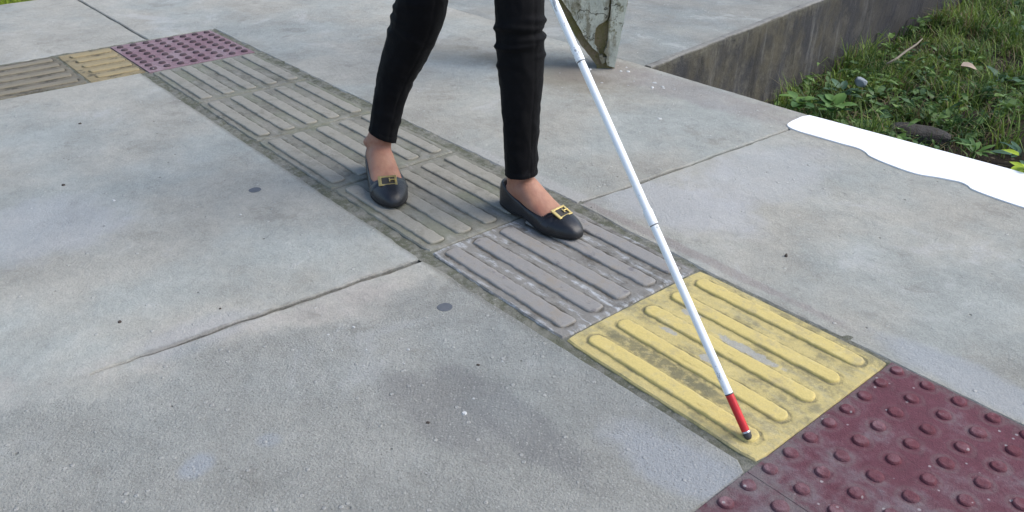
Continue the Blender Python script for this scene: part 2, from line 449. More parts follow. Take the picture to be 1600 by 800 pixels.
M_tile_ochre = tile_mat('tile_ochre', (.28, .225, .125), (.05, .042, .028), (.27, .25, .18), .5, 1.0, bar=BR, along=False)  # full-strength ring paints the bars' shadow lines along with the grime
M_bar_ochre = bar_mat('bar_ochre', (.33, .265, .145), (.20, .165, .10), .6)
M_tile_dun = tile_mat('tile_dun', (.17, .15, .108), (.045, .04, .028), (.26, .25, .21), .5, 1.0, bar=BR2, along=False)  # here too the dark ring doubles as painted shadow beside the bars
M_bar_dun = bar_mat('bar_dun', (.225, .198, .145), (.14, .125, .09), .6)
def red_mat(name, base, dusty, kd, sp=(.0557, .0545), off=(0, 0), halo=0.0, worn=0.0):
    m = Mat(name, .8, .22)
    n1 = m.noise(8, 5, .6); n2 = m.noise(50, 5, .7); fine = m.noise(330, 3, .75); grit = m.noise(900, 2, .8)
    X, Y, Z = m.xyz()
    dust = ((n1 - .5) * 1.1 + (n2 - .5) * .5 + (Y * -1 + .12) * .6 * (X.step(-.5, 0)) + .46).step(.34, .74)
    col = m.mix(dust * kd, base, dusty)
    if halo:                                   # dust ring trodden round the foot of each dome
        A, B, C = m.xyz(m.obj)
        a = (A - off[0]) / sp[0] - .5; b = (B - off[1]) / sp[1] - .5
        fa = (a - a._m('ROUND')) * sp[0]; fb = (b - b._m('ROUND')) * sp[1]
        d = (fa * fa + fb * fb)._m('SQRT') + (n2 - .5) * .016 + (n1 - .5) * .012
        ringm = (d - .0185).abs().step(.0055, .001)
        col = m.mix(ringm * halo * n1.step(.3, .55), col, (.20, .185, .175))
        edge = ((A.abs()).step(.195, .217)).max(B.abs().step(.19, .214)) * n2.step(.35, .6)
        col = m.mix(edge * .7, col, (.15, .13, .125))
    if worn: col = m.mix(Z.step(.0058, .0068) * m.noise(30, 4, .65, off=5).step(.38, .60) * worn, col, (.27, .165, .18))
    d, r1, r2 = m.voro(90)
    col = m.mix(d.step(.3, .15) * (r1 * -1 + .07).step(-.01, .01) * .7, col, (.42, .39, .39))
    m.color(m.gain(col, (n1 - .5) * .5 + (n2 - .5) * .7 + (fine - .5) * .6 + (grit - .5) * .4 + 1.0))
    m.bump(n2 * .7 + fine * .6 + grit * .3, .004, .9); m.rough(n2 * .3 + .62)
    return m.m
M_red = red_mat('tile_red', (.136, .049, .064), (.170, .140, .150), .95, off=(-.2195 + .020 + 3.5 * .0557, .389 - 3.5 * .0545 - .1925), halo=.22)
M_red_dome = red_mat('dome_red', (.145, .046, .058), (.165, .125, .138), .6, worn=.65)
M_red_far = red_mat('tile_red_faded', (.26, .165, .185), (.30, .245, .255), .75)
M_red_far_dome = red_mat('dome_red_faded', (.085, .058, .066), (.14, .115, .12), .4)

def ribbed_tile(cx, cy, su, sv, tm, bm_, label=None, along=True, er=.36, rg=.0009, h=.0046, bar=BAR, z=.0015, chip=.3, yaw=0.0, nb=5):
    t = link('tile', tile_mesh(su, sv, chip=chip), tm, tactile, (cx, cy, z + random.uniform(-.0006, .0006)), (random.uniform(-.002, .002), random.uniform(-.002, .002), yaw))
    if label: t['label'] = label
    for k in range(nb):
        off = (k - (nb - 1) / 2) * bar['pitch']; x0 = bar.get('x0', 0)
        link('raised_bar', bar_mesh(bar['half'] * random.uniform(.985, 1.0), bar['w'] * random.uniform(.94, 1.05), along=along, end_r=er, rag=rg, h=h), bm_, t,
             (x0, off, 0) if along else (off, x0, 0))
    return t
SU, SV = PITCH - .003, .396
for k in range(-5, -1):
    ribbed_tile((k + .5) * PITCH, .2 + random.uniform(-.002, .002), SU, SV, M_tile_old, M_bar_old, 'greyed ribbed guide tile with grime in the grooves' , chip=.6)
ribbed_tile(-.5 * PITCH, .2, SU, SV, M_tile_worn, M_bar_worn, 'worn ribbed tile with whitish residue between the bars, next to the yellow tile', chip=.6)
yt = ribbed_tile(.5 * PITCH, .203, SU, SV + .004, M_tile_yel, M_bar_yel, 'yellow ribbed guide tile under the cane tip', z=.003, chip=.15, bar=dict(w=.035, pitch=.0785, half=.190), er=.8, rg=.0007, h=.0046)
def studded_tile(cx, cy, su, sv, tm, dm, rows, cols, sp, off, label, meshes, z=.002):
    t = link('tile', tile_mesh(su, sv, bev=.0007, chip=.0), tm, tactile, (cx, cy, z)); t['label'] = label
    for i in range(rows):
        for j in range(cols):
            d = link('dome', random.choice(meshes), dm, t, ((i - (rows - 1) / 2) * sp[0] + off[0], (j - (cols - 1) / 2) * sp[1] + off[1], 0), (0, 0, random.uniform(0, 6)))
    return t
domes = [dome_mesh(.0132 * random.uniform(.90, 1.05), .0046 * random.uniform(.85, 1.05), w, s) for s, w in enumerate((0, 0, .1, .2, .3, .5, .8, .3))]
domes2 = [dome_mesh(.0135, .0060, w, s) for s, w in enumerate((0, 0, .2))]
# near tiles: dome grid fixed at u = .457 + .0557 i, v = .389 - .0545 j
studded_tile(.437 + .2195, .1925, .4385, .432, M_red, M_red_dome, 8, 8, (.0557, .0545), (-.2195 + .020 + 3.5 * .0557, .389 - 3.5 * .0545 - .1925), 'dark red studded warning tile beside the yellow tile', domes)
studded_tile(.437 + .2195, -.2417, .4385, .4362, M_red, M_red_dome, 8, 8, (.0557, .0545), (-.2195 + .020 + 3.5 * .0557, .389 - 11.5 * .0545 + .242), 'dark red studded warning tile at the bottom edge of the picture', domes)
studded_tile(-5.5 * PITCH, .203, SU, .408, M_red_far, M_red_far_dome, 8, 8, (.0525, .0505), (0, 0), 'faded mauve studded tile at the turn of the path', domes2)
ribbed_tile(-5.52 * PITCH, -.102, .42, .196, M_tile_ochre, M_bar_ochre, 'short ochre ribbed tile at the turn of the path', along=False, bar=BR)
ribbed_tile(-5.53 * PITCH, -.405, .415, .396, M_tile_dun, M_bar_dun, 'dun ribbed tile at the left edge of the picture', along=False, bar=BR2)
ribbed_tile(-5.53 * PITCH, -.808, .415, .396, M_tile_dun, M_bar_dun, along=False, bar=BR2)

# ------------------------------------------------------------------ ground, garden soil, lawn
M_soil = Mat('garden_soil', .95, .1)
ms = M_soil; s1, s2, s3 = ms.noise(5, 5, .65), ms.noise(40, 5, .7), ms.noise(240, 3, .8)
sc_ = ms.mix(s1.step(.35, .65), (.030, .025, .019), (.055, .044, .032))
dd, rr, r_ = ms.voro(36)
sc_ = ms.mix(dd.step(.42, .3) * (rr * -1 + .18).step(-.02, .02) * .8, sc_, (.20, .17, .12))
ms.color(ms.gain(sc_, (s2 - .5) * .9 + (s3 - .5) * .9 + 1.0)); ms.bump(s2 + s3 * .6, .02, 1)
def gz(x, y): return -.425 + .035 * n3(x, y, 0, 1.6) + .022 * n3(x, y, 2, 5) + .010 * n3(x, y, 5, 17)
gx, gy = np.linspace(-2.6, 4, 150), np.linspace(1.35, 10, 180)
V = [(x, y, gz(x, y)) for y in gy for x in gx]
tag(link('garden_soil', mesh('garden_soil', V, grid_faces(len(gx), len(gy)), True), M_soil.m), 'dark bare soil of the sunken garden bed below the slab', kind='structure')
M_lawn = simple('lawn_soil', (.10, .13, .035), .95, .1, .6, 20)
tag(link('lawn_ground', mesh('lawn_ground', [(-90, -90, -.03), (-3.71, -90, -.03), (-3.71, 90, -.03), (-90, 90, -.03)], [(0, 1, 2, 3)]), M_lawn), 'lawn ground beyond the far pavement edge', kind='structure')
tag(link('ground', mesh('ground', [(-3.72, -90, -.52), (90, -90, -.52), (90, 90, -.52), (-3.72, 90, -.52)], [(0, 1, 2, 3)]), M_lawn), 'ground around the raised pavement', kind='structure')

# ------------------------------------------------------------------ retaining wall
Mw = Mat('stained_wall', .92, .2)
X, Y, Z = Mw.xyz()
w1 = Mw.noise(1.0, 6, .65, vec=Mw.scaled((5, 5, 1.1))); w2 = Mw.noise(4, 6, .65); w3 = Mw.noise(45, 5, .7); w4 = Mw.noise(300, 3, .8)
wst = Mw.noise(1.0, 5, .6, vec=Mw.scaled((16, 16, 1.6)))
wc = Mw.mix(w2.step(.38, .62), (.105, .095, .072), (.055, .055, .058))
wc = Mw.mix((w1 * .5 + wst * .5).step(.53, .66) * .7, wc, (.22, .215, .205))
wc = Mw.mix(Mw.noise(9, 6, .75, off=4).step(.52, .62) * .5, wc, (.15, .14, .115))
wc = Mw.mix((wst).step(.42, .30) * .65, wc, (.04, .038, .036))
wc = Mw.mix(Y.step(2.2, 4.2) * .72, wc, (.036, .036, .043))  # darker far end: shade painted into the wall colour
wc = Mw.mix(Z.step(-.05, -.004) * w3.step(.35, .6) * .6, wc, (.13, .125, .10))
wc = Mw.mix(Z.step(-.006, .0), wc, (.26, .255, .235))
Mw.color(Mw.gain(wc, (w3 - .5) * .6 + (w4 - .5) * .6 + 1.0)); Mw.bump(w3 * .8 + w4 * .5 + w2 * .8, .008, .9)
nv, V = 260, []
prof = [(-.04, -.6), (-.04, -.004), (-.03, .001), (-.010, .001), (-.002, -.006)] + [(0, -.02 - .055 * i) for i in range(11)]
for i in range(nv):
    v = lerp(1.445, 9, (i / (nv - 1)) ** 1.5)
    for j, (du, z) in enumerate(prof):
        q = (.006 * n3(v, z, 0, 8) + .004 * n3(v, z, 3, 26)) if j > 1 else 0
        zz = z + (.004 * n3(v, 0, 7, 11) + .003 * n3(v, 0, 1, 45) if 1 < j < 5 else 0)
        V.append((WU(v) + du + q, v, zz))
np_ = len(prof); F = []
for i in range(nv - 1):
    for j in range(np_ - 1):
        a = i * np_ + j; F.append((a + 1, a, a + np_, a + np_ + 1))
F.append(tuple(range(np_)))
tag(link('retaining_wall', mesh('retaining_wall', V, F), Mw.m), 'dark stained concrete retaining wall dropping to the grassy bed', 'wall')

# ------------------------------------------------------------------ pillar
def pillar():
    root = link('pillar', None, loc=(-1.165, 1.300, 0))
    tag(root, 'peeling pale painted concrete pillar with moss and a broken tapered foot', 'pillar')
    root.rotation_euler = (0, 0, R(50))                # local x runs to the right of the picture, local y away
    ms_ = Mat('pillar_core', .93, .15)
    b1, b2, b3 = ms_.noise(9, 5, .65), ms_.noise(50, 5, .7), ms_.noise(300, 3, .8)
    c = ms_.mix(b1.step(.4, .6), (.27, .215, .14), (.20, .18, .075)); c = ms_.mix(b2.step(.5, .65) * .6, c, (.11, .115, .03))
    ms_.color(ms_.gain(c, (b2 - .5) * .8 + (b3 - .5) * .8 + 1.0)); ms_.bump(b2 + b3 * .6, .008, 1)
    mp = Mat('flaking_paint', .8, .25)
    p1, p2, p3 = mp.noise(7, 6, .7), mp.noise(40, 5, .7), mp.noise(280, 3, .75)
    pv = mp.noise(1.0, 5, .65, vec=mp.scaled((22, 22, 5)))
    c = mp.mix(p1.step(.35, .65), (.56, .57, .48), (.42, .44, .38)); c = mp.mix((p1 * .4 + pv * .6).step(.51, .60) * .85, c, (.20, .18, .12))
    c = mp.mix(p2.step(.56, .66) * .75, c, (.10, .09, .05))
    cr_ = (mp.noise(6, 4, .6, off=3) - .5).abs().step(.012, .002) * p1.step(.35, .5)
    c = mp.mix(cr_ * .85, c, (.05, .045, .03))
    c = mp.mix(mp.noise(16, 5, .7, off=7).step(.58, .66) * .8, c, (.14, .13, .045))
    mp.color(mp.gain(c, (p2 - .5) * .5 + (p3 - .5) * .5 + 1.0)); mp.bump(p2 + p3 * .5 + p1, .006, 1)
    # left and right edge of the front face by height
    H = [-.01, .01, .05, .10, .15, .20, .26, .34, .42, .60, 1.2, 2.4]
    Lx = [-.028, -.028, -.060, -.098, -.130, -.163, -.203, -.255, -.30, -.31, -.31, -.31]
    Rx = [.040, .036, .041, .048, .056, .063, .070, .073, .075, .075, .075, .075]
    Wd = [.07, .07, .09, .11, .13, .15, .18, .2, .2, .2, .2, .2]
    V, F = [], []
    rings = []
    nn = 6
    for k in range(len(H) - 1):
        for s in range(5 if k < 8 else 2):
            rings.append((k, s / (5 if k < 8 else 2)))
    rings.append((len(H) - 2, 1.0))
    for (k, t) in rings:
        z = lerp(H[k], H[k + 1], t); l = lerp(Lx[k], Lx[k + 1], t); r = lerp(Rx[k], Rx[k + 1], t); d = lerp(Wd[k], Wd[k + 1], t)
        per = [(lerp(l, r, i / nn), 0) for i in range(nn)] + [(r, lerp(0, d, i / nn)) for i in range(nn)] + [(lerp(r, l + .03, i / nn), d) for i in range(nn)] + [(lerp(l + .03, l, i / nn), lerp(d, 0, i / nn)) for i in range(nn)]
        for (x, y) in per:
            q = .004 * n3(x, y, z, 16) + .003 * n3(x, y, z, 50)
            V.append((x + q, y + .004 * n3(x, y, z + 5, 18), z))
    n = nn * 4
    F = grid_faces(n, len(rings), True); F.append(tuple(range((len(rings) - 1) * n, len(rings) * n)))
    link('core', mesh('core', V, F), ms_.m, root)
    def plate(name, pts, th, y0=-.010):
        P = []
        for i, a in enumerate(pts):
            b = pts[(i + 1) % len(pts)]; L = math.hypot(b[0] - a[0], b[1] - a[1]); k = max(1, int(L / .009))
            for j in range(k):
                t = j / k; P.append((lerp(a[0], b[0], t) + random.uniform(-.0016, .0016), lerp(a[1], b[1], t) + random.uniform(-.0016, .0016)))
        n = len(P)
        def yy(x, z): return y0 + .003 * n3(x, z, 1, 14)
        V = [(x, yy(x, z) - th, z) for x, z in P] + [(x, yy(x, z) + .012, z) for x, z in P]
        F = [tuple(range(n))] + [((i + 1) % n, i, n + i, n + (i + 1) % n) for i in range(n)]
        return link(name, mesh(name, V, F), mp.m, root)
    # shell of old paint: left sheet, right strip and a lower flake, leaving a mossy gap between them
    plate('paint_sheet', [(-.028, .060), (-.020, .052), (-.028, .075), (-.042, .090), (-.044, .120), (-.040, .150), (-.030, .162), (-.012, .172), (-.002, .182), (.004, .20), (.002, .26), (.005, .45), (.0, 1.0), (-.02, 2.38), (-.305, 2.38), (-.285, .45), (-.225, .345), (-.168, .255), (-.132, .205), (-.102, .155), (-.070, .105), (-.048, .078)], .004)
    plate('paint_sheet', [(.008, .014), (.035, .008), (.040, .05), (.044, .075), (.049, .095), (.053, .14), (.062, .20), (.068, .26), (.074, .6), (.075, 2.38), (-.012, 2.38), (.012, 1.0), (.014, .45), (.012, .26), (.010, .19), (.004, .175), (.006, .12), (.004, .085), (-.006, .065), (.006, .05), (.002, .03)], .006)
    plate('paint_sheet', [(-.022, .048), (-.010, .056), (-.008, .044), (.002, .044), (-.002, .025), (-.010, .018), (-.018, .034)], .003)
pillar()

# ------------------------------------------------------------------ plants in the sunken bed
def leaf_material(name, c1, c2, trans=.3):
    m = Mat(name, .55, .3)
    at = m.t.nodes.new('ShaderNodeAttribute'); at.attribute_name = 'tint'
    f = S(m.t, at.outputs['Fac']); n = m.noise(60, 3, .6)
    c = m.mix(f, c1, c2); c = m.gain(c, (n - .5) * .5 + 1.0); m.color(c)
    tr = m.t.nodes.new('ShaderNodeBsdfTranslucent'); m.t.links.new(c.k, tr.inputs[0])
    mx = m.t.nodes.new('ShaderNodeMixShader'); mx.inputs[0].default_value = trans
    out = m.t.nodes['Material Output']
    m.t.links.new(m.b.outputs[0], mx.inputs[1]); m.t.links.new(tr.outputs[0], mx.inputs[2]); m.t.links.new(mx.outputs[0], out.inputs[0])
    return m.m
M_grass = leaf_material('grass_blade', (.036, .085, .022), (.22, .31, .050))
M_dry = leaf_material('dry_blade', (.16, .125, .06), (.26, .21, .11))
M_lawn_blade = leaf_material('lawn_blade', (.16, .24, .02), (.34, .42, .04))
def blades(name, spots, mat, zf, seg=3):
    V, F, T = [], [], []
    for (x, y, L, w, az, lean, tint) in spots:
        z0 = zf(x, y) - .004; b = len(V)
        dx, dy = math.cos(az), math.sin(az)
        for k in range(seg + 1):
            t = k / seg; th = lean * t
            hor, ver = L * t * math.sin(th) , L * t * math.cos(th * .9)
            ww = w * (1 - t ** 1.6) / 2
            cx, cy, cz = x + dx * hor, y + dy * hor, z0 + ver
            if k == seg: V.append((cx, cy, cz)); T.append(tint)
            else: V += [(cx - dy * ww, cy + dx * ww, cz), (cx + dy * ww, cy - dx * ww, cz)]; T += [tint, tint]
        for k in range(seg - 1): F.append((b + 2 * k, b + 2 * k + 1, b + 2 * k + 3, b + 2 * k + 2))
        F.append((b + 2 * seg - 2, b + 2 * seg - 1, b + 2 * seg))
    me = mesh(name, V, F, True)
    at = me.attributes.new('tint', 'FLOAT', 'POINT'); at.data.foreach_set('value', T)
    return link(name, me, mat)
def bare(x, y):
    """how thinly the bed is grown: bare streak along the slab and a bald patch to the right"""
    d = n3(x, y, 9, 1.5) + .6 * n3(x, y, 12, 4)
    strip = max(0, 1 - (y - 1.5) / .55)
    patch = math.exp(-(((x + .1) / .38) ** 2 + ((y - 3.0) / .6) ** 2)) * 1.3 + math.exp(-(((x - .15) / .5) ** 2 + ((y - 2.3) / .5) ** 2))
    return d * .7 + patch * .75 + strip * .4
spots, dry = [], []
tufts = [(random.uniform(-1.9, .9), random.uniform(1.7, 6.2)) for _ in range(5000)]
for (x, y) in tufts:
    if x < WU(y) + .03: continue
    b = bare(x, y)
    if n3(x, y, 21, 4.5) + .5 * n3(x, y, 23, 10) < -.03 and random.random() < .9: continue
    if b > .45 and random.random() < min(.9, b): continue
    wall = max(0, 1 - (x - WU(y)) / .5)
    hgt = (.06 + .17 * abs(n3(x, y, 3, 2.2)) + .09 * wall * abs(n3(x, y, 8, 1.3))) * random.uniform(.7, 1.3)
    tint = min(1, max(0, .40 + .8 * n3(x, y, 6, 3.5) + random.gauss(0, .16)))
    for _ in range(random.randint(12, 22)):
        s = (x + random.gauss(0, .028), y + random.gauss(0, .028), hgt * random.uniform(.45, 1.5), random.uniform(.004, .0095), random.uniform(0, 6.28), random.uniform(.2, 1.5), min(1, max(0, tint + random.gauss(0, .18))))
        if s[0] < WU(s[1]) + .012 or s[1] < 1.46: continue
        (dry if random.random() < .13 else spots).append(s)
    if random.random() < .3:
        for _ in range(7): dry.append((x + random.gauss(0, .05), y + random.gauss(0, .05), random.uniform(.06, .14), .004, random.uniform(0, 6.28), random.uniform(1.3, 1.7), random.random()))
dry = [d for d in dry if d[0] > WU(d[1]) + .02 and d[1] > 1.47]
def cover(name, n, mat):
    V, F, T = [], [], []
    for _ in range(n):
        x, y = random.uniform(-1.7, .7), random.uniform(1.6, 5.6)
        if x < WU(y) + .04 or n3(x, y, 15, 3.2) < .02 or bare(x, y) > .75: continue
        z = gz(x, y) + abs(random.gauss(.03, .04)); az = random.uniform(0, 6.28); up = random.uniform(-.3, .8); L = random.uniform(.02, .080); w = L * random.uniform(.14, .30)
        d = Vector((math.cos(az) * math.cos(up), math.sin(az) * math.cos(up), math.sin(up))); sd = Vector((-math.sin(az), math.cos(az), random.uniform(-.3, .3)))
        p = Vector((x, y, z)); b = len(V); tt = random.random()
        V.extend([p, p + d * L * .35 + sd * w, p + d * L * .7 + sd * w * .8, p + d * L - Vector((0, 0, L * .25)), p + d * L * .7 - sd * w * .8, p + d * L * .35 - sd * w]); T.extend([tt] * 6)
        F.append((b, b + 1, b + 2, b + 3, b + 4, b + 5))
    me = mesh(name, V, F); at = me.attributes.new('tint', 'FLOAT', 'POINT'); at.data.foreach_set('value', T)
    return link(name, me, mat)
M_cover = leaf_material('cover_leaf', (.035, .085, .030), (.17, .27, .07), .25)
tag(cover('ground_cover', 14000, M_cover), 'small-leaved creeping weeds mixed through the garden grass', 'weeds', kind='stuff')
tag(blades('grass', spots, M_grass, gz), 'tufted green grass covering the sunken garden bed', 'grass', kind='stuff')
tag(blades('dry_grass', dry, M_dry, gz), 'straw-coloured dead blades among the garden grass', 'dead grass', kind='stuff')
lawn = []
for _ in range(9000):
    x, y = -3.73 - abs(random.gauss(0, .30)), random.uniform(-1.2, 1.4)
    lawn.append((x, y, random.uniform(.03, .07), random.uniform(.003, .005), random.uniform(0, 6.28), random.uniform(.2, 1.3), random.random()))
tag(blades('lawn_grass', lawn, M_lawn_blade, lambda x, y: -.03), 'bright yellow-green lawn grass in the far left corner', 'grass', kind='stuff')

M_weed = leaf_material('weed_leaf', (.05, .12, .03), (.13, .24, .05), .25)
M_lime = leaf_material('lime_leaf', (.30, .42, .02), (.45, .55, .03), .3)
M_blue = leaf_material('dull_leaf', (.05, .11, .07), (.09, .17, .09), .2)
def leaf_mesh(L, w, droop=.25, fold=.2, heart=False):
    n = 7; V = []; F = []
    for i in range(n):
        t = i / (n - 1)
        ww = w * (math.sin(math.pi * min(1, t * (.72 if not heart else .9) + (.22 if not heart else .10))) ** .8) * (1 if t < .98 else .05)
        if i == 0: ww = w * .08
        z = -droop * L * t * t
        for s in (-1, -.5, 0, .5, 1): V.append((L * t, s * ww, z + fold * ww * abs(s) + .06 * L * n3(t * 2, s, L * 90, 1.5) * abs(s)))
    F = grid_faces(5, n)
    me = mesh('leaf', V, F, True)
    a = me.attributes.new('tint', 'FLOAT', 'POINT'); tv = random.random(); a.data.foreach_set('value', [min(1, max(0, tv + random.gauss(0, .05)))] * len(V))
    return me
def weed(x, y, n, L, w, mat, label, z=None, rise=(.2, .8), stem=.05):
    z0 = gz(x, y); lift = 0 if z is None else z - z0; z = z0
    L, w, n = L * .72, w * .8, n + 4
    root = tag(link('weed_plant', None, loc=(x, y, z)), label, 'weed', 'broad-leaved weeds in the sunken bed')
    for i in range(n):
        az = i * 2.4 + random.uniform(-.4, .4); up = random.uniform(*rise); h = stem * random.uniform(.5, 1.3)
        me = leaf_mesh(L * random.uniform(.7, 1.15), w * random.uniform(.8, 1.15))
        lf = link('leaf', me, mat, root, (.02 * math.cos(az) * h / .05, .02 * math.sin(az) * h / .05, lift + h), (0, -up, az))
    V, F = [], []
    for k in range(5):
        for i in range(5): V.append((.0035 * (1 - k * .15) * math.cos(i * 1.256), .0035 * (1 - k * .15) * math.sin(i * 1.256), -.02 + (lift + stem * 1.2 + .02) * k / 4))
    link('stem', mesh('stem', V, grid_faces(5, 5, True)), mat, root)
weed(-.93, 2.28, 9, .085, .026, M_weed, 'broad-leaved weed in the corner where wall and slab edge meet', z=-.33)
weed(-.80, 2.33, 7, .105, .030, M_weed, 'large-leaved weed by the slab edge, second from the wall corner', z=-.33)
weed(-.98, 2.72, 6, .12, .022, M_blue, 'dull blue-green weed with pointed leaves beside the grey scrap', z=-.40)
weed(-.52, 2.36, 9, .075, .018, M_weed, 'bushy light green weed behind the white band')
weed(-.28, 2.55, 7, .12, .014, M_weed, 'spindly weed with narrow leaves in front of the stone slab')
weed(-.13, 2.62, 6, .14, .018, M_blue, 'tall narrow-leaved weed at the edge of the bare soil')
weed(.02, 3.1, 7, .12, .026, M_blue, 'dark broad-leaved weed at the right edge of the bed')
weed(.222, 1.548, 6, .075, .020, M_lime, 'lime green seedling touching the slab edge at the far right', z=-.075, stem=.075, rise=(.0, .5))
weed(-.62, 3.6, 8, .10, .024, M_blue, 'dark weed deep in the bed behind the dead leaf')

# ------------------------------------------------------------------ small things in the bed
def rock(name, loc, dims, mat, label, cat, rot=(0, 0, 0), flat=1.0, seed=0):
    bm = bmesh.new(); bmesh.ops.create_icosphere(bm, subdivisions=3, radius=1)
    for v in bm.verts:
        q = 1 + .22 * n3(v.co.x, v.co.y, v.co.z + seed, 1.2) + .08 * n3(v.co.x, v.co.y, v.co.z + seed, 4)
        c = v.co * q
        for i in range(3): c[i] = math.copysign(min(abs(c[i]), .78), c[i])
        v.co = Vector((c.x * dims[0], c.y * dims[1], c.z * dims[2]))
    me = bpy.data.meshes.new(name); bm.to_mesh(me); bm.free()
    return tag(link(name, me, mat, None, loc, rot), label, cat)
M_stone = simple('old_concrete_lump', (.10, .095, .088), .95, .1, .9, 22, bump=.02, col2=(.055, .05, .045))
rock('stone', (-.50, 2.52, -.375), (.15, .06, .05), M_stone, 'flat grey stone slab half buried in the grass', 'stone', (0.1, .1, R(32)))
M_scrap = simple('grey_scrap', (.24, .27, .29), .7, .3, .4, 30)
rock('plastic_scrap', (-.93, 2.78, -.30), (.034, .028, .022), M_scrap, 'small crumpled pale grey scrap caught in the weeds', 'litter', (0, .3, .5), seed=3)
def dead_leaf(loc, L, w, rot, label):
    me = leaf_mesh(L, w, .35, .5); M = simple('dead_leaf', (.42, .33, .26), .8, .2, .3, 60)
    return tag(link('dead_leaf', me, M, None, loc, rot), label, 'leaf')
dead_leaf((-.76, 3.42, -.31), .085, .026, (0.2, -.1, R(40)), 'curled tan dead leaf lying on the dark soil')
def tube(path, rad, n=8, cap=True, ell=None):
    """lofted tube through points"""
    V, F = [], []
    P = [Vector(p) for p in path]
    pn = None
    for i, p in enumerate(P):
        d = (P[min(i + 1, len(P) - 1)] - P[max(i - 1, 0)]).normalized()
        if pn is None: a = d.orthogonal().normalized()
        else: a = (pn - d * pn.dot(d)).normalized()
        pn = a; b = d.cross(a)
        for k in range(n):
            t = 2 * math.pi * k / n; V.append(p + (a * math.cos(t) + b * math.sin(t)) * rad[i])
    F = grid_faces(n, len(P), True)
    if cap: F += [tuple(range(n))[::-1], tuple(range((len(P) - 1) * n, len(P) * n))]
    return V, F
M_twig = simple('dry_twig', (.25, .215, .17), .85, .2, .4, 50)
V, F = tube([(-1.02, 3.18, -.31), (-1.01, 3.26, -.295), (-1.02, 3.36, -.28), (-1.02, 3.46, -.262), (-1.05, 3.58, -.26)], [.004, .006, .006, .005, .003], 7)
tag(link('twig', mesh('twig', V, F, True), M_twig), 'pale bare stick lying across the grass by the wall', 'stick')

# ------------------------------------------------------------------ crumbs on the slabs
M_flake = simple('paint_chip', (.58, .585, .575), .7, .3, .1, 60)
def crumb(name, x, y, r, mat, label, cat, group=None, h=.5, z=0.0):
    n = 7; ph = random.uniform(0, 6); el = random.uniform(.5, 1)
    P = [(r * math.cos(ph + i * 6.283 / n) * random.uniform(.65, 1.1), r * el * math.sin(ph + i * 6.283 / n) * random.uniform(.65, 1.1)) for i in range(n)]
    V = [(a, b, 0) for a, b in P] + [(a * .75, b * .75, r * h * random.uniform(.7, 1.1)) for a, b in P]
    F = [tuple(range(n))[::-1], tuple(range(n, 2 * n))] + [(i, (i + 1) % n, n + (i + 1) % n, n + i) for i in range(n)]
    tag(link(name, mesh(name, V, F), mat, None, (x, y, z), (0, 0, random.uniform(0, 6))), label, cat, group)
GP = 'paint flakes fallen round the pillar'
for px in [(-1.19, 1.245, .012), (-1.08, 1.335, .010), (-1.10, 1.32, .007), (-.93, 1.31, .009), (-.90, 1.265, .011), (-.885, 1.30, .007), (-.87, 1.29, .006), (-.84, 1.31, .005), (-1.05, 1.17, .006), (-1.02, 1.09, .006), (-.68, 1.05, .009), (-.97, 1.22, .004), (-.99, 1.27, .004), (-1.12, 1.37, .005)]:
    crumb('paint_flake', *px, M_flake, 'small white paint flake lying on the concrete near the pillar foot', 'paint flake', GP, .25)
M_peb = simple('dark_pebble', (.075, .06, .05), .8, .3, .4, 80)
crumb('pebble', .085, .600, .0055, M_peb, 'tiny dark pebble alone on the slab right of the yellow tile', 'pebble', None, .9)
GC = 'white crumbs on the left slab'
for (x, y, r) in [(-.89, -.24, .0035), (-1.17, -.45, .005), (-.62, -.20, .003), (-1.27, -.38, .004), (-.16, -.24, .0042), (-.21, -.30, .003), (-.17, -.33, .003), (-.13, -.27, .0025), (-.25, -.35, .003), (-.02, -.13, .003), (.05, -.27, .0055), (.03, -.235, .003), (-.3, -.33, .003), (-.29, -.28, .004)]:
    crumb('white_crumb', x, y, r, M_flake, 'tiny white crumb lying on the slab left of the path', 'crumb', GC, .5)
GB = 'dark bits of debris on the left slab'
for (x, y, r) in [(.03, -.33, .004), (-.04, -.17, .004), (-1.35, -.52, .007), (-.60, -.62, .005), (-.52, -.45, .003), (-1.8, -.35, .006)]:
    crumb('dark_crumb', x, y, r, M_peb, 'small dark bit of dry debris on the slab left of the path', 'debris', GB, .5)

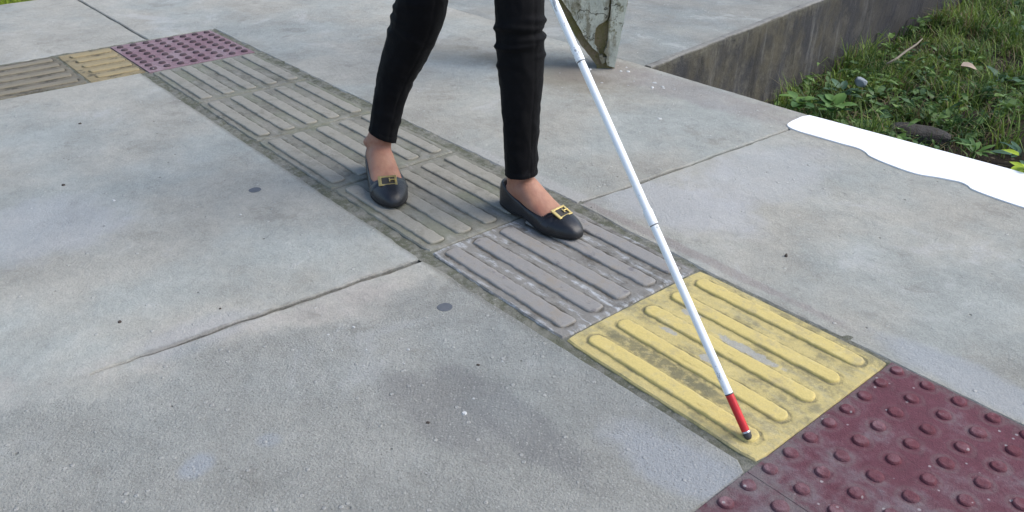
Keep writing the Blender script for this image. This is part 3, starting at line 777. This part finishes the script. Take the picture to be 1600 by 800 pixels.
# ------------------------------------------------------------------ white cane
TIP = Vector((.392, .035, .014)); CD = (Vector((-.153, .0900, .590)) - Vector((.392, .035, 0))).normalized()
def cane():
    root = tag(link('white_cane', None, loc=TIP), 'long white folding cane with a red end section, its tip on the yellow tile', 'cane')
    q = CD.to_track_quat('Z', 'Y'); root.rotation_mode = 'QUATERNION'; root.rotation_quaternion = q
    Mc = Mat('cane_white', .35, .5)
    n1 = Mc.noise(1, 5, .7, vec=Mc.scaled((120, 120, 26), Mc.obj)); n2 = Mc.noise(200, 4, .7)
    zc = Mc.xyz(Mc.obj)[2]
    def near(a, w): return (zc - a).abs().step(w, w * .2)
    sc = (n1 * .75 + n2 * .25 + (near(.80, .09) + near(.685, .03) + near(.37, .025) + near(.10, .05)) * .085).step(.625, .665)
    c = Mc.mix(sc * .8, (.87, .89, .90), (.24, .25, .26)); Mc.color(c)
    Mr = simple('cane_red', (.62, .018, .022), .35, .5, .15, 60)
    Mk = simple('cane_tip_dark', (.05, .05, .055), .5, .4, .2, 60)
    Mst = simple('cane_metal', (.55, .56, .58), .35, .5, .1, 60, metal=.8)
    Mg = simple('cane_grip', (.03, .03, .03), .7, .3, .3, 90)
    def lathe(name, prof, mat, parent=root):
        n = 20; V = [(r * math.cos(2 * math.pi * i / n), r * math.sin(2 * math.pi * i / n), z) for r, z in prof for i in range(n)]
        F = grid_faces(n, len(prof), True) + [tuple(range(n))[::-1], tuple(range((len(prof) - 1) * n, len(prof) * n))]
        me = mesh(name, V, F, True)
        me.set_sharp_from_angle(angle=R(40))
        return link(name, me, mat, parent)
    lathe('tip', [(.0005, -.0105), (.004, -.0095), (.0062, -.006), (.0068, -.001), (.0068, .001)], Mk)
    lathe('tip_ring', [(.0066, .001), (.0070, .0013), (.0070, .0035), (.0066, .004)], Mst)
    lathe('red_section', [(.0064, .004), (.0066, .005), (.0068, .066)], Mr)
    lathe('dark_ring', [(.0069, .066), (.0070, .0665), (.0070, .0675), (.0068, .068)], Mk)
    for a, b, r in ((.068, .365, .0068), (.393, .67, .0068), (.698, .975, .0068)):
        lathe('shaft_section', [(r, a), (r, (a + b) / 2), (r, b)], Mc.m)
    for a in (.365, .67):
        j = lathe('joint_sleeve', [(.0068, a), (.0079, a + .0008), (.0080, a + .012), (.0080, a + .026), (.0076, a + .0275), (.0068, a + .028)], Mc.m)
        lathe('seam_ring', [(.0070, a - .0012), (.0072, a - .0009), (.0072, a - .0003), (.0070, a)], Mk, j)
    lathe('grip', [(.0072, .975), (.0105, .978), (.0115, 1.0), (.0110, 1.15), (.0118, 1.19), (.009, 1.198)], Mg)
cane()

# ------------------------------------------------------------------ walker
SKIN = Mat('skin', .5, .4)
k1, k2 = SKIN.noise(18, 4, .6), SKIN.noise(300, 3, .7)
kc = SKIN.mix(k1.step(.35, .65), (.37, .190, .122), (.29, .130, .086))
SKIN.color(SKIN.gain(kc, (k2 - .5) * .15 + 1.0)); SKIN.b.inputs['Subsurface Weight'].default_value = .12; SKIN.b.inputs['Subsurface Radius'].default_value = (.01, .004, .002)
k3 = SKIN.noise(45, 4, .6)
SKIN.bump(k2 * .3 + k3, .0022, .8)
def evaluated(parts, voxel, smooth=4, name='body'):
    V, F = [], []
    for v, f in parts:
        b = len(V); V += [tuple(p) for p in v]; F += [tuple(i + b for i in q) for q in f]
    me = mesh(name + '_raw', V, F)
    bm = bmesh.new(); bm.from_mesh(me); bmesh.ops.recalc_face_normals(bm, faces=bm.faces); bm.to_mesh(me); bm.free()
    o = bpy.data.objects.new('tmp', me); COL.objects.link(o)
    r = o.modifiers.new('r', 'REMESH'); r.mode = 'VOXEL'; r.voxel_size = voxel
    s = o.modifiers.new('s', 'SMOOTH'); s.factor = .5; s.iterations = smooth
    dg = bpy.context.evaluated_depsgraph_get(); out = bpy.data.meshes.new_from_object(o.evaluated_get(dg))
    bpy.data.objects.remove(o); bpy.data.meshes.remove(me)
    out.polygons.foreach_set('use_smooth', [True] * len(out.polygons)); out.name = name
    return out
def loft(rings, n=24):
    """rings of (centre, x-axis*rx, y-axis*ry)"""
    V = []
    for c, ax, ay in rings:
        for k in range(n):
            t = 2 * math.pi * k / n; V.append(Vector(c) + Vector(ax) * math.cos(t) + Vector(ay) * math.sin(t))
    return V, grid_faces(n, len(rings), True) + [tuple(range(n))[::-1], tuple(range((len(rings) - 1) * n, len(rings) * n))]
Z0 = .0072                                   # top of the raised bars
class Foot:
    def __init__(s, heel, yaw, k): s.k = k; s.o = Vector((heel[0], heel[1], Z0)); s.c, s.s = math.cos(yaw), math.sin(yaw); s.yaw = yaw
    def __call__(s, x, y, z):
        x, y, z = x * s.k, y * s.k, z * s.k
        return Vector((s.o.x + x * s.c - y * s.s, s.o.y + x * s.s + y * s.c, s.o.z + z))
FL = Foot((-.520, .293), R(0), 1.045); FR = Foot((-.915, .164), R(-22.5), 1.09)   # her left (front) and right (rear) foot
def foot_loft(ft):
    rows = [(.012, .010, .050, .020), (.022, .008, .064, .026), (.040, .008, .088, .029), (.060, .008, .098, .031), (.085, .009, .094, .032), (.110, .010, .076, .034), (.135, .010, .059, .036),
            (.160, .010, .046, .037), (.185, .010, .037, .036), (.210, .010, .032, .034), (.232, .011, .025, .020)]
    R_ = []
    for x, z0, z1, w in rows:
        c = ft(x, 0, (z0 + z1) / 2); R_.append((c, ft(x, w, (z0 + z1) / 2) - c, (0, 0, (z1 - z0) / 2)))
    return loft(R_, 20)
ANK_L = FL(.052, 0, .10); ANK_R = FR(.062, .004, .095)
KN_L = Vector((-.530, .335, .435)); KN_R = Vector((-.838, .276, .405))
HIP_L = Vector((-.640, .355, .84)); HIP_R = Vector((-.650, .185, .84))
def px(x, y, d):
    """a point of the leg's axis given by direction and distance when the pose was measured"""
    r, u, f = Vector((.643619, .765346, -.000218)), Vector((-.376045, .316484, .870878)), Vector((-.666592, .560431, -.491499))
    return CAM + d * (f + (x - 800) / 1313.15 * r - (y - 400) / 1313.15 * u)
kl = [(px(814, 271, 2.002), 0.0375, 0.0410), (px(814, 235, 1.977), 0.0395, 0.0419), (px(814, 190, 1.952), 0.0424, 0.0449), (px(814.5, 145, 1.932), 0.0483, 0.0497), (px(814, 105, 1.912), 0.0522, 0.0536),
      (px(813, 65, 1.892), 0.0541, 0.0556), (px(812, 25, 1.872), 0.0546, 0.0585), (px(811, -15, 1.857), 0.0561, 0.0604), (px(808, -60, 1.852), 0.0604, 0.0653)]
pl = kl[-1][0]; kl += [(lerp(pl, HIP_L, .4), .072, .074), (lerp(pl, HIP_L, .75), .082, .086), (HIP_L + Vector((0, 0, .02)), .088, .10), (HIP_L + Vector((0, -.02, .10)), .08, .10)]
kr = [(px(598, 212, 2.177), 0.0368, 0.0392), (px(603.5, 180, 2.162), 0.0377, 0.0401), (px(610, 150, 2.142), 0.0411, 0.0430), (px(620, 115, 2.117), 0.0478, 0.0497), (px(634, 80, 2.087), 0.0544, 0.0554),
      (px(648, 45, 2.057), 0.0597, 0.0592), (px(657, 15, 2.032), 0.0616, 0.0611), (px(662, -20, 2.012), 0.0611, 0.0630), (px(668, -60, 1.992), 0.0630, 0.0669)]
pr = kr[-1][0]; kr += [(lerp(pr, HIP_R, .4), .074, .076), (lerp(pr, HIP_R, .75), .082, .086), (HIP_R + Vector((0, 0, .02)), .088, .10), (HIP_R + Vector((0, .02, .10)), .08, .10)]
GRIP = TIP + CD * 1.08
def limb(pts, rad, n=16):
    return tube(pts, rad, n)
def hand_on_cane(g, axis):
    """four fingers and a thumb closed round the cane"""
    parts = []
    side = Vector((0, 0, 1)).cross(axis).normalized(); out = axis.cross(side).normalized()
    for k in range(4):
        c = g + axis * (-.03 + .020 * k); r = .0185
        pts = [c + (side * math.cos(a) + out * math.sin(a)) * r * (1.35 if i == 0 else 1.0) for i, a in enumerate(np.radians([150, 110, 65, 20, -25, -65, -100][: 7 if k else 6]))]
        parts.append(tube(pts, [.0095, .0092, .009, .0088, .0085, .008, .007][:len(pts)], 10))
    pts = [g + axis * .045 + (side * math.cos(a) + out * math.sin(a)) * r for a, r in zip(np.radians([190, 230, 270, 310]), (.036, .026, .021, .020))]
    parts.append(tube(pts, [.012, .011, .0095, .008], 10))
    palm = g + (side * math.cos(R(165)) + out * math.sin(R(165))) * .034
    parts.append(tube([palm - axis * .045, palm - axis * .02, palm + axis * .02, palm + axis * .05], [.012, .019, .021, .016], 12))
    return parts, palm
hp, palm = hand_on_cane(GRIP, CD)
SH_L, SH_R = Vector((-.63, .435, 1.335)), Vector((-.63, .105, 1.335))
EL_R = Vector((-.60, .035, 1.045)); WR_R = palm + CD * .05 + Vector((-.03, -.01, .02))
EL_L = Vector((-.655, .500, 1.07)); WR_L = Vector((-.585, .505, .845))
parts = [foot_loft(FL), foot_loft(FR)] + hp
def leg(ft, ank, keys, hip):
    a0 = ft(.050, 0, .045)
    return limb([a0, lerp(a0, ank, .55), ank] + [k[0] for k in keys[1:9]] + [lerp(keys[8][0], hip, .5), hip, hip + Vector((0, 0, .05))],
                [.030, .0315, .0325] + [min(k[1:]) - .009 for k in keys[1:9]] + [.062, .074, .07])
parts += [leg(FL, ANK_L, kl, HIP_L), leg(FR, ANK_R, kr, HIP_R)]
for ft in (FL, FR):                           # ankle bones
    for s in (-1, 1): parts.append(tube([ft(.048, s * .012, .085), ft(.050, s * .026, .088), ft(.050, s * .0335, .088)], [.016, .014, .006], 10))
def ring(x, y, z, rx, ry): return ((x, y, z), (rx, 0, 0), (0, ry, 0))
parts.append(loft([ring(-.645, .27, .76, .06, .08), ring(-.65, .27, .84, .105, .155), ring(-.65, .27, .93, .105, .155), ring(-.635, .27, 1.04, .085, .12), ring(-.63, .27, 1.16, .095, .135), ring(-.63, .27, 1.27, .10, .155),
                   ring(-.635, .27, 1.34, .075, .16), ring(-.63, .27, 1.385, .05, .08), ring(-.62, .27, 1.43, .045, .048), ring(-.61, .27, 1.47, .045, .046)]))
parts.append(loft([ring(-.60, .27, 1.445, .04, .035), ring(-.59, .27, 1.465, .068, .052), ring(-.59, .27, 1.50, .085, .066), ring(-.595, .27, 1.55, .094, .074), ring(-.60, .27, 1.60, .092, .072), ring(-.605, .27, 1.64, .072, .056), ring(-.605, .27, 1.665, .03, .025)]))
parts.append(tube([(-.502, .27, 1.565), (-.488, .27, 1.54), (-.480, .27, 1.525), (-.500, .27, 1.515)], [.007, .010, .014, .008], 8))
for s in (-1, 1): parts.append(tube([(-.605, .27 + s * .072, 1.57), (-.612, .27 + s * .082, 1.555), (-.605, .27 + s * .078, 1.53)], [.010, .013, .008], 8))
parts.append(limb([SH_R + Vector((0, .03, .01)), SH_R, lerp(SH_R, EL_R, .5), EL_R, lerp(EL_R, WR_R, .4), WR_R, palm + CD * .02], [.05, .05, .042, .036, .036, .025, .022]))
HL = WR_L + Vector((.03, -.005, -.07))
parts.append(limb([SH_L - Vector((0, .03, -.01)), SH_L, lerp(SH_L, EL_L, .5), EL_L, lerp(EL_L, WR_L, .4), WR_L, lerp(WR_L, HL, .5), HL], [.05, .05, .042, .036, .036, .024, .026, .024]))
for k, (dy, ln) in enumerate(((-.002, .072), (0, .080), (.002, .075), (.004, .06))):
    b = HL + Vector((.020 - .014 * k, dy, -.008))
    parts.append(tube([b, b + Vector((.008, -.006, -ln * .45)), b + Vector((.006, -.018, -ln * .8)), b + Vector((0, -.026, -ln))], [.0095, .009, .0085, .007], 8))
parts.append(tube([WR_L + Vector((.028, -.012, -.02)), WR_L + Vector((.05, -.022, -.055)), WR_L + Vector((.052, -.03, -.085))], [.013, .011, .008], 8))
walker = tag(link('person', None, loc=(0, 0, 0)), 'person in tight black trousers and black buckled flats walking along the ribbed tiles', 'person')
link('body', evaluated(parts, .0048, 5), SKIN.m, walker)

# trousers: slim legs with folds at the knees and an open hem
MT = Mat('black_twill', .75, .12)
t1, t2, t3 = MT.noise(12, 4, .6), MT.noise(90, 4, .7), MT.noise(700, 2, .8)
tw = MT.noise(1.0, 2, .6, vec=MT.scaled((900, 900, 260)))
tc_ = MT.mix(t1.step(.35, .7), (.0018, .0018, .0026), (.0034, .0034, .0046))
MT.color(MT.gain(tc_, (t2 - .5) * .6 + (tw - .5) * .6 + 1.0)); MT.bump(t2 * .4 + tw * .5 + t3 * .3, .0018, .8)
MT.b.inputs['Sheen Weight'].default_value = .02; MT.b.inputs['Sheen Roughness'].default_value = .5
def leg_cloth(keys, folds, hem_tilt, seed):
    """keys: (centre, radius across the view, radius fore and aft) from the hem upwards"""
    n, m = 96, 170
    C = np.array([list(k[0]) + [k[1], k[2]] for k in keys]); s = np.r_[0, np.cumsum(np.linalg.norm(np.diff(C[:, :3], axis=0), axis=1))]
    V = []
    S_ = np.r_[np.linspace(0, .55, m), np.linspace(.56, s[-1], 16)]
    def cat(t):
        i = min(max(np.searchsorted(s, t) - 1, 0), len(s) - 2); u = (t - s[i]) / (s[i + 1] - s[i])
        p0, p1, p2, p3 = C[max(i - 1, 0)], C[i], C[i + 1], C[min(i + 2, len(s) - 1)]
        return .5 * (2 * p1 + (p2 - p0) * u + (2 * p0 - 5 * p1 + 4 * p2 - p3) * u * u + (3 * p1 - p0 - 3 * p2 + p3) * u ** 3)
    rows = []
    for t in S_: rows.append((t, cat(t)))
    out = []
    ins = []
    for (t, q) in rows:
        d = Vector(cat(min(t + .01, s[-1]))[:3] - cat(max(t - .01, 0))[:3]).normalized()
        ax = Vector((.6436, .7653, 0)); ax = (ax - d * ax.dot(d)).normalized(); ay = d.cross(ax)
        row = []
        for k in range(n):
            a = 2 * math.pi * k / n; dr = 0
            for (tf, amp, wid, a0, aw, sl) in folds:
                tt = t - tf - sl * math.sin(a - a0)
                ang = math.exp(-((math.remainder(a - a0, 2 * math.pi)) / aw) ** 2)
                dr += 1.7 * amp * math.exp(-(tt / wid) ** 2) * ang
            dr += .0016 * n3(math.cos(a), math.sin(a), t * 16 + seed, 1.6) + .0009 * n3(math.cos(a) * 2, math.sin(a) * 2, t * 45 + seed, 1.5)
            dr += .0022 * (1 - abs(n3(math.cos(a) * 1.2 + t * 4, math.sin(a) * 1.2, t * 9 + seed, 1.5)) * 4) * .35 + .0012 * math.sin(t * 210 + 3 * math.sin(a + seed)) * max(0, n3(math.cos(a), math.sin(a), t * 7 + seed, 1.3))
            dr -= .0016 * math.exp(-(math.remainder(a - fr - .62, 2 * math.pi) / .05) ** 2)
            if t < .016: dr += .0014
            if .014 < t < .019: dr -= .0008
            p = Vector(q[:3]) + ax * math.cos(a) * (q[3] + dr) + ay * math.sin(a) * (q[4] + dr)
            if t < .12: p += d * hem_tilt[0] * math.cos(a - hem_tilt[1]) * (1 - t / .12)
            row.append(p)
        out.append(row)
    # turned-in hem
    c0 = Vector(rows[0][1][:3]); d0 = Vector(cat(.02)[:3] - cat(0)[:3]).normalized()
    inner = [[c0 + (p - c0) * .94 + d0 * up for p in out[0]] for up in (.035, .0008)]
    allr = inner + out
    return [p for r in allr for p in r], grid_faces(n, len(allr), True)
fr = -math.pi / 2
fl = [(.318, .0042, .006, 0, 1.5, .004), (.332, -.003, .006, 0, 1.4, .004), (.300, .0034, .0055, math.pi, 1.2, -.003), (.352, .0036, .007, 0, 1.3, -.004), (.278, .0026, .006, .3, 1.0, .003), (.338, .003, .006, math.pi, 1.1, .004),
      (.255, .002, .007, math.pi, 1.0, .003), (.04, .0016, .008, 0, 1.0, .003), (.30, .0025, .006, fr, 1.3, .006), (.34, .0028, .007, fr, 1.4, -.006), (.10, .0014, .02, 0, .8, .01)]
frr = [(.30, .0028, .008, math.pi, 1.0, .006), (.33, .003, .009, math.pi, 1.0, .004), (.36, .0026, .009, fr, 1.1, .01), (.26, .002, .010, math.pi, 1.0, .008), (.28, .0022, .009, fr, 1.0, -.012), (.06, .0018, .012, fr, 1.2, .01),
       (.12, .0014, .02, fr, .9, .02), (.05, .0016, .009, 0, 1, .004)]
trv, trf = [], []
for vf in (leg_cloth(kl, fl, (.002, 0), 3), leg_cloth(kr, frr, (.010, 2.6), 21),
           loft([ring(-.648, .27, .775, .075, .12), ring(-.65, .27, .84, .112, .165), ring(-.65, .27, .90, .114, .165), ring(-.645, .27, .97, .102, .147)], 40)):
    b = len(trv); trv += vf[0]; trf += [tuple(i + b for i in q) for q in vf[1]]
link('trousers', mesh('trousers', trv, trf, True), MT.m, walker)

# blouse, hair, eyes and mouth (above the picture)
MB = simple('blouse', (.45, .42, .40), .85, .2, .15, 40)
bl = [loft([ring(-.648, .27, .90, .125, .178), ring(-.64, .27, 1.0, .108, .150), ring(-.632, .27, 1.1, .104, .140), ring(-.63, .27, 1.2, .115, .155), ring(-.63, .27, 1.29, .112, .168), ring(-.635, .27, 1.36, .085, .165), ring(-.632, .27, 1.395, .06, .085)], 28),
      limb([SH_R + Vector((0, .05, .01)), SH_R, lerp(SH_R, EL_R, .35), lerp(SH_R, EL_R, .65)], [.062, .062, .056, .056]), limb([SH_L - Vector((0, .05, -.01)), SH_L, lerp(SH_L, EL_L, .35), lerp(SH_L, EL_L, .65)], [.062, .062, .056, .056])]
link('blouse', evaluated(bl, .008, 4, 'blouse'), MB, walker)
MH = simple('dark_hair', (.025, .018, .014), .5, .5, .4, 90, bump=.004)
hr = [loft([ring(-.665, .27, 1.36, .03, .05), ring(-.66, .27, 1.42, .045, .075), ring(-.65, .27, 1.5, .065, .085), ring(-.637, .27, 1.56, .076, .086), ring(-.625, .27, 1.61, .092, .085), ring(-.612, .27, 1.655, .085, .07), ring(-.61, .27, 1.685, .04, .035)], 28)]
link('hair', evaluated(hr, .007, 3, 'hair'), MH, walker)
ME = simple('eye', (.06, .04, .03), .15, .5, .1, 50)
for s in (-1, 1):
    V, F = tube([(-.514, .27 + s * .030, 1.562), (-.506, .27 + s * .030, 1.562), (-.502, .27 + s * .030, 1.562)], [.012, .010, .003], 10); link('eye', mesh('eye', V, F, True), ME, walker)
V, F = tube([(-.512, .248, 1.490), (-.503, .262, 1.489), (-.502, .27, 1.4895), (-.503, .278, 1.489), (-.512, .292, 1.490)], [.003, .006, .006, .006, .003], 8); link('mouth', mesh('mouth', V, F, True), simple('lips', (.42, .14, .13), .5, .4, .1, 50), walker)

# ballet flats
ML = Mat('black_leather', .42, .5)
l1, l2, l3 = ML.noise(20, 4, .6), ML.noise(160, 4, .7), ML.noise(600, 2, .8)
lc = ML.mix(l1.step(.4, .7), (.009, .010, .013), (.020, .021, .025)); lc = ML.mix(l2.step(.62, .72) * .4, lc, (.07, .07, .072))
ML.color(ML.gain(lc, (l2 - .5) * .4 + 1.0)); ML.bump(l2 * .6 + l3 * .4, .0012, .8); ML.rough(l2 * .25 + l1 * .2 + .15)
MSole = simple('rubber_sole', (.018, .017, .017), .8, .3, .4, 80)
MGold = simple('gold_buckle', (.80, .62, .25), .38, .6, .1, 90, metal=1.0)
MPlate = simple('dark_enamel', (.045, .038, .03), .35, .5, .2, 90)
LX = .258
WK = np.array([(0, .036), (.12, .0355), (.25, .0345), (.42, .034), (.58, .0395), (.72, .0445), (.84, .0425), (.93, .037), (1.0, .030)])
def half_w(t): return float(np.interp(t, WK[:, 0], WK[:, 1]))
def outline_pt(s, grow=0.0):
    t = (1 - math.cos(s)) / 2; sg = 1 if math.sin(s) >= 0 else -1
    y = sg * abs(math.sin(s)) ** .62 * (half_w(t) + grow)
    return Vector((-.006 + (LX + 2 * grow) * t - grow, y, 0))
def shoe(ft, flip):
    root = link('shoe', None, None, walker, ft.o, (0, 0, ft.yaw)); root.scale = (ft.k,) * 3
    n, m = 72, 15; V = []
    TL = np.array([(0, .062), (.10, .058), (.3, .047), (.55, .038), (.80, .0345), (.93, .0385), (1.0, .0415)])
    for j in range(m):
        b = j / (m - 1)
        for i in range(n):
            s = 2 * math.pi * i / n
            o = outline_pt(s, .0015); t = (1 - math.cos(s)) / 2; sg = 1 if math.sin(s) >= 0 else -1
            xo = .001 + .181 * t
            T = Vector((xo, sg * abs(math.sin(s)) ** .75 * (half_w(xo / LX) - .0035) * (1 - .10 * max(0, t - .6)), float(np.interp(t, TL[:, 0], TL[:, 1]))))
            lift = .012 * max(0, 1 - abs(t - .40) / .25) * .35
            z0 = .007 + lift
            k = 1 - math.cos(b * math.pi / 2)
            zz = z0 + (T.z - z0) * math.sin(b * math.pi / 2) ** (.9 if t > .6 else 1.0)
            p = o.lerp(T, k if t > .45 else lerp(b, k, t / .45))
            bul = math.sin(b * math.pi) * .0025
            p.y += sg * bul * abs(math.sin(s)); p.x += (bul if t > .8 else -bul if t < .15 else 0) * abs(math.cos(s))
            # soft creases across the ball of the foot
            cr = .0009 * math.sin((p.x - .15) * 330 + p.y * 60) * math.exp(-((p.x - .168) / .018) ** 2) if b > .3 else 0
            V.append((p.x, p.y, zz + cr + .0007 * n3(p.x, p.y, zz, 50)))
    F = grid_faces(n, m, True)
    top = (m - 1) * n                          # topline roll and lining
    c = Vector((.085, 0, 0))
    for (sc, dz) in ((.985, .0012), (.965, .0002), (.95, -.006), (.93, -.02)):
        for i in range(n):
            v = V[top + i]; V.append((c.x + (v[0] - c.x) * sc, v[1] * sc, v[2] + dz))
    F = grid_faces(n, m + 4, True)
    link('upper', mesh('upper', V, F, True), ML.m, root)
    # sole with a low heel and a raised waist
    V = []
    prof = [(-.004, .0), (.0, .0), (.0012, .0015), (.0018, .005), (.0014, .0075), (-.004, .0085)]
    for g, z in prof:
        for i in range(n):
            s = 2 * math.pi * i / n; p = outline_pt(s, g); t = (1 - math.cos(s)) / 2
            arch = .0085 * max(0, 1 - abs(p.x / LX - .42) / .16) ** .7 if p.x / LX < .58 else 0
            spring = .006 * max(0, (p.x / LX - .80) / .2) ** 2
            V.append((p.x, p.y, z + arch * (1 if z < .006 else .45) + spring * (1 if z < .006 else .5)))
    F = grid_faces(n, len(prof), True) + [tuple(range(n))[::-1], tuple(range((len(prof) - 1) * n, len(prof) * n))]
    link('sole', mesh('sole', V, F, True), MSole, root)
    # strap across the vamp
    def vamp(x, y):
        w = half_w(x / LX) + .0015
        q = min(1, abs(y) / w); f = float(np.interp(x, [.15, .166, .19, .215, .24, .252], [.0435, .042, .0385, .032, .022, .012]))
        return .008 + (f - .008) * (1 - q ** 2.6) ** .55
    V = []; xs = [.180, .182, .191, .200, .202]; ys = np.linspace(-.97, .97, 29)
    for i, x in enumerate(xs):
        for y in ys:
            w = half_w(x / LX); yy = y * w; xx = x - .012 * abs(y) ** 2
            V.append((xx, yy * 1.035, vamp(x, yy) + (.0026 if 0 < i < 4 else .0005) + .0003 * n3(x, yy, 2, 120)))
    link('strap', mesh('strap', V, grid_faces(len(ys), len(xs)), True), ML.m, root)
    # buckle: rectangular frame, roller bar and prong
    bc = Vector((.191, .003 * flip, 0)); bc.z = vamp(.191, .0) + .0068
    slope = -.36; W, Hh, t_ = .0180, .0130, .0023
    V, F = [], []
    def bar3(a, b, w, h):
        a, b = Vector(a), Vector(b); d = (b - a).normalized(); s = Vector((0, 0, 1)).cross(d).normalized(); u = d.cross(s); k = len(V)
        for p in (a, b):
            for (x, y) in ((-w, -h), (w, -h), (w, h), (-w, h)): V.append(p + s * x + u * y)
        F.extend([tuple(k + i for i in q) for q in ((0, 3, 2, 1), (4, 5, 6, 7), (0, 1, 5, 4), (1, 2, 6, 5), (2, 3, 7, 6), (3, 0, 4, 7))])
    cv = lambda y: -.5 * (abs(y) / .02) ** 2 * .004
    def P(x, y): return (x, y, cv(y))
    bar3(P(-Hh, -W), P(-Hh, W), t_, .0012); bar3(P(Hh, -W), P(Hh, W), t_, .0012)
    bar3(P(-Hh - t_, W), P(Hh + t_, W), t_ * 1.1, .0014); bar3(P(-Hh - t_, -W), P(Hh + t_, -W), t_ * 1.6, .0016)
    bar3((0, W, .0012), (0, W * .25, .0016), .0015, .0010); bar3((-Hh * .42, W * .22, .0012), (Hh * .42, W * .22, .0012), .0013, .0010)
    me = mesh('buckle', V, F)
    bk = link('buckle', me, MGold, root, bc, (0, -slope, R(6) * flip))
    pv_ = [(x * Hh, y * W, -.0012 + cv(y * W) + z) for z in (0, -.003) for y in np.linspace(-1, 1, 7) for x in (-1, 1)]
    link('buckle_plate', mesh('buckle_plate', pv_, grid_faces(2, 7) + [tuple(i + 14 for i in f) for f in grid_faces(2, 7)], True), MPlate, root, bc, (0, -slope, R(6) * flip))
    bv = bk.modifiers.new('bevel', 'BEVEL'); bv.width = .0005; bv.segments = 2
shoe(FL, 1); shoe(FR, -1)
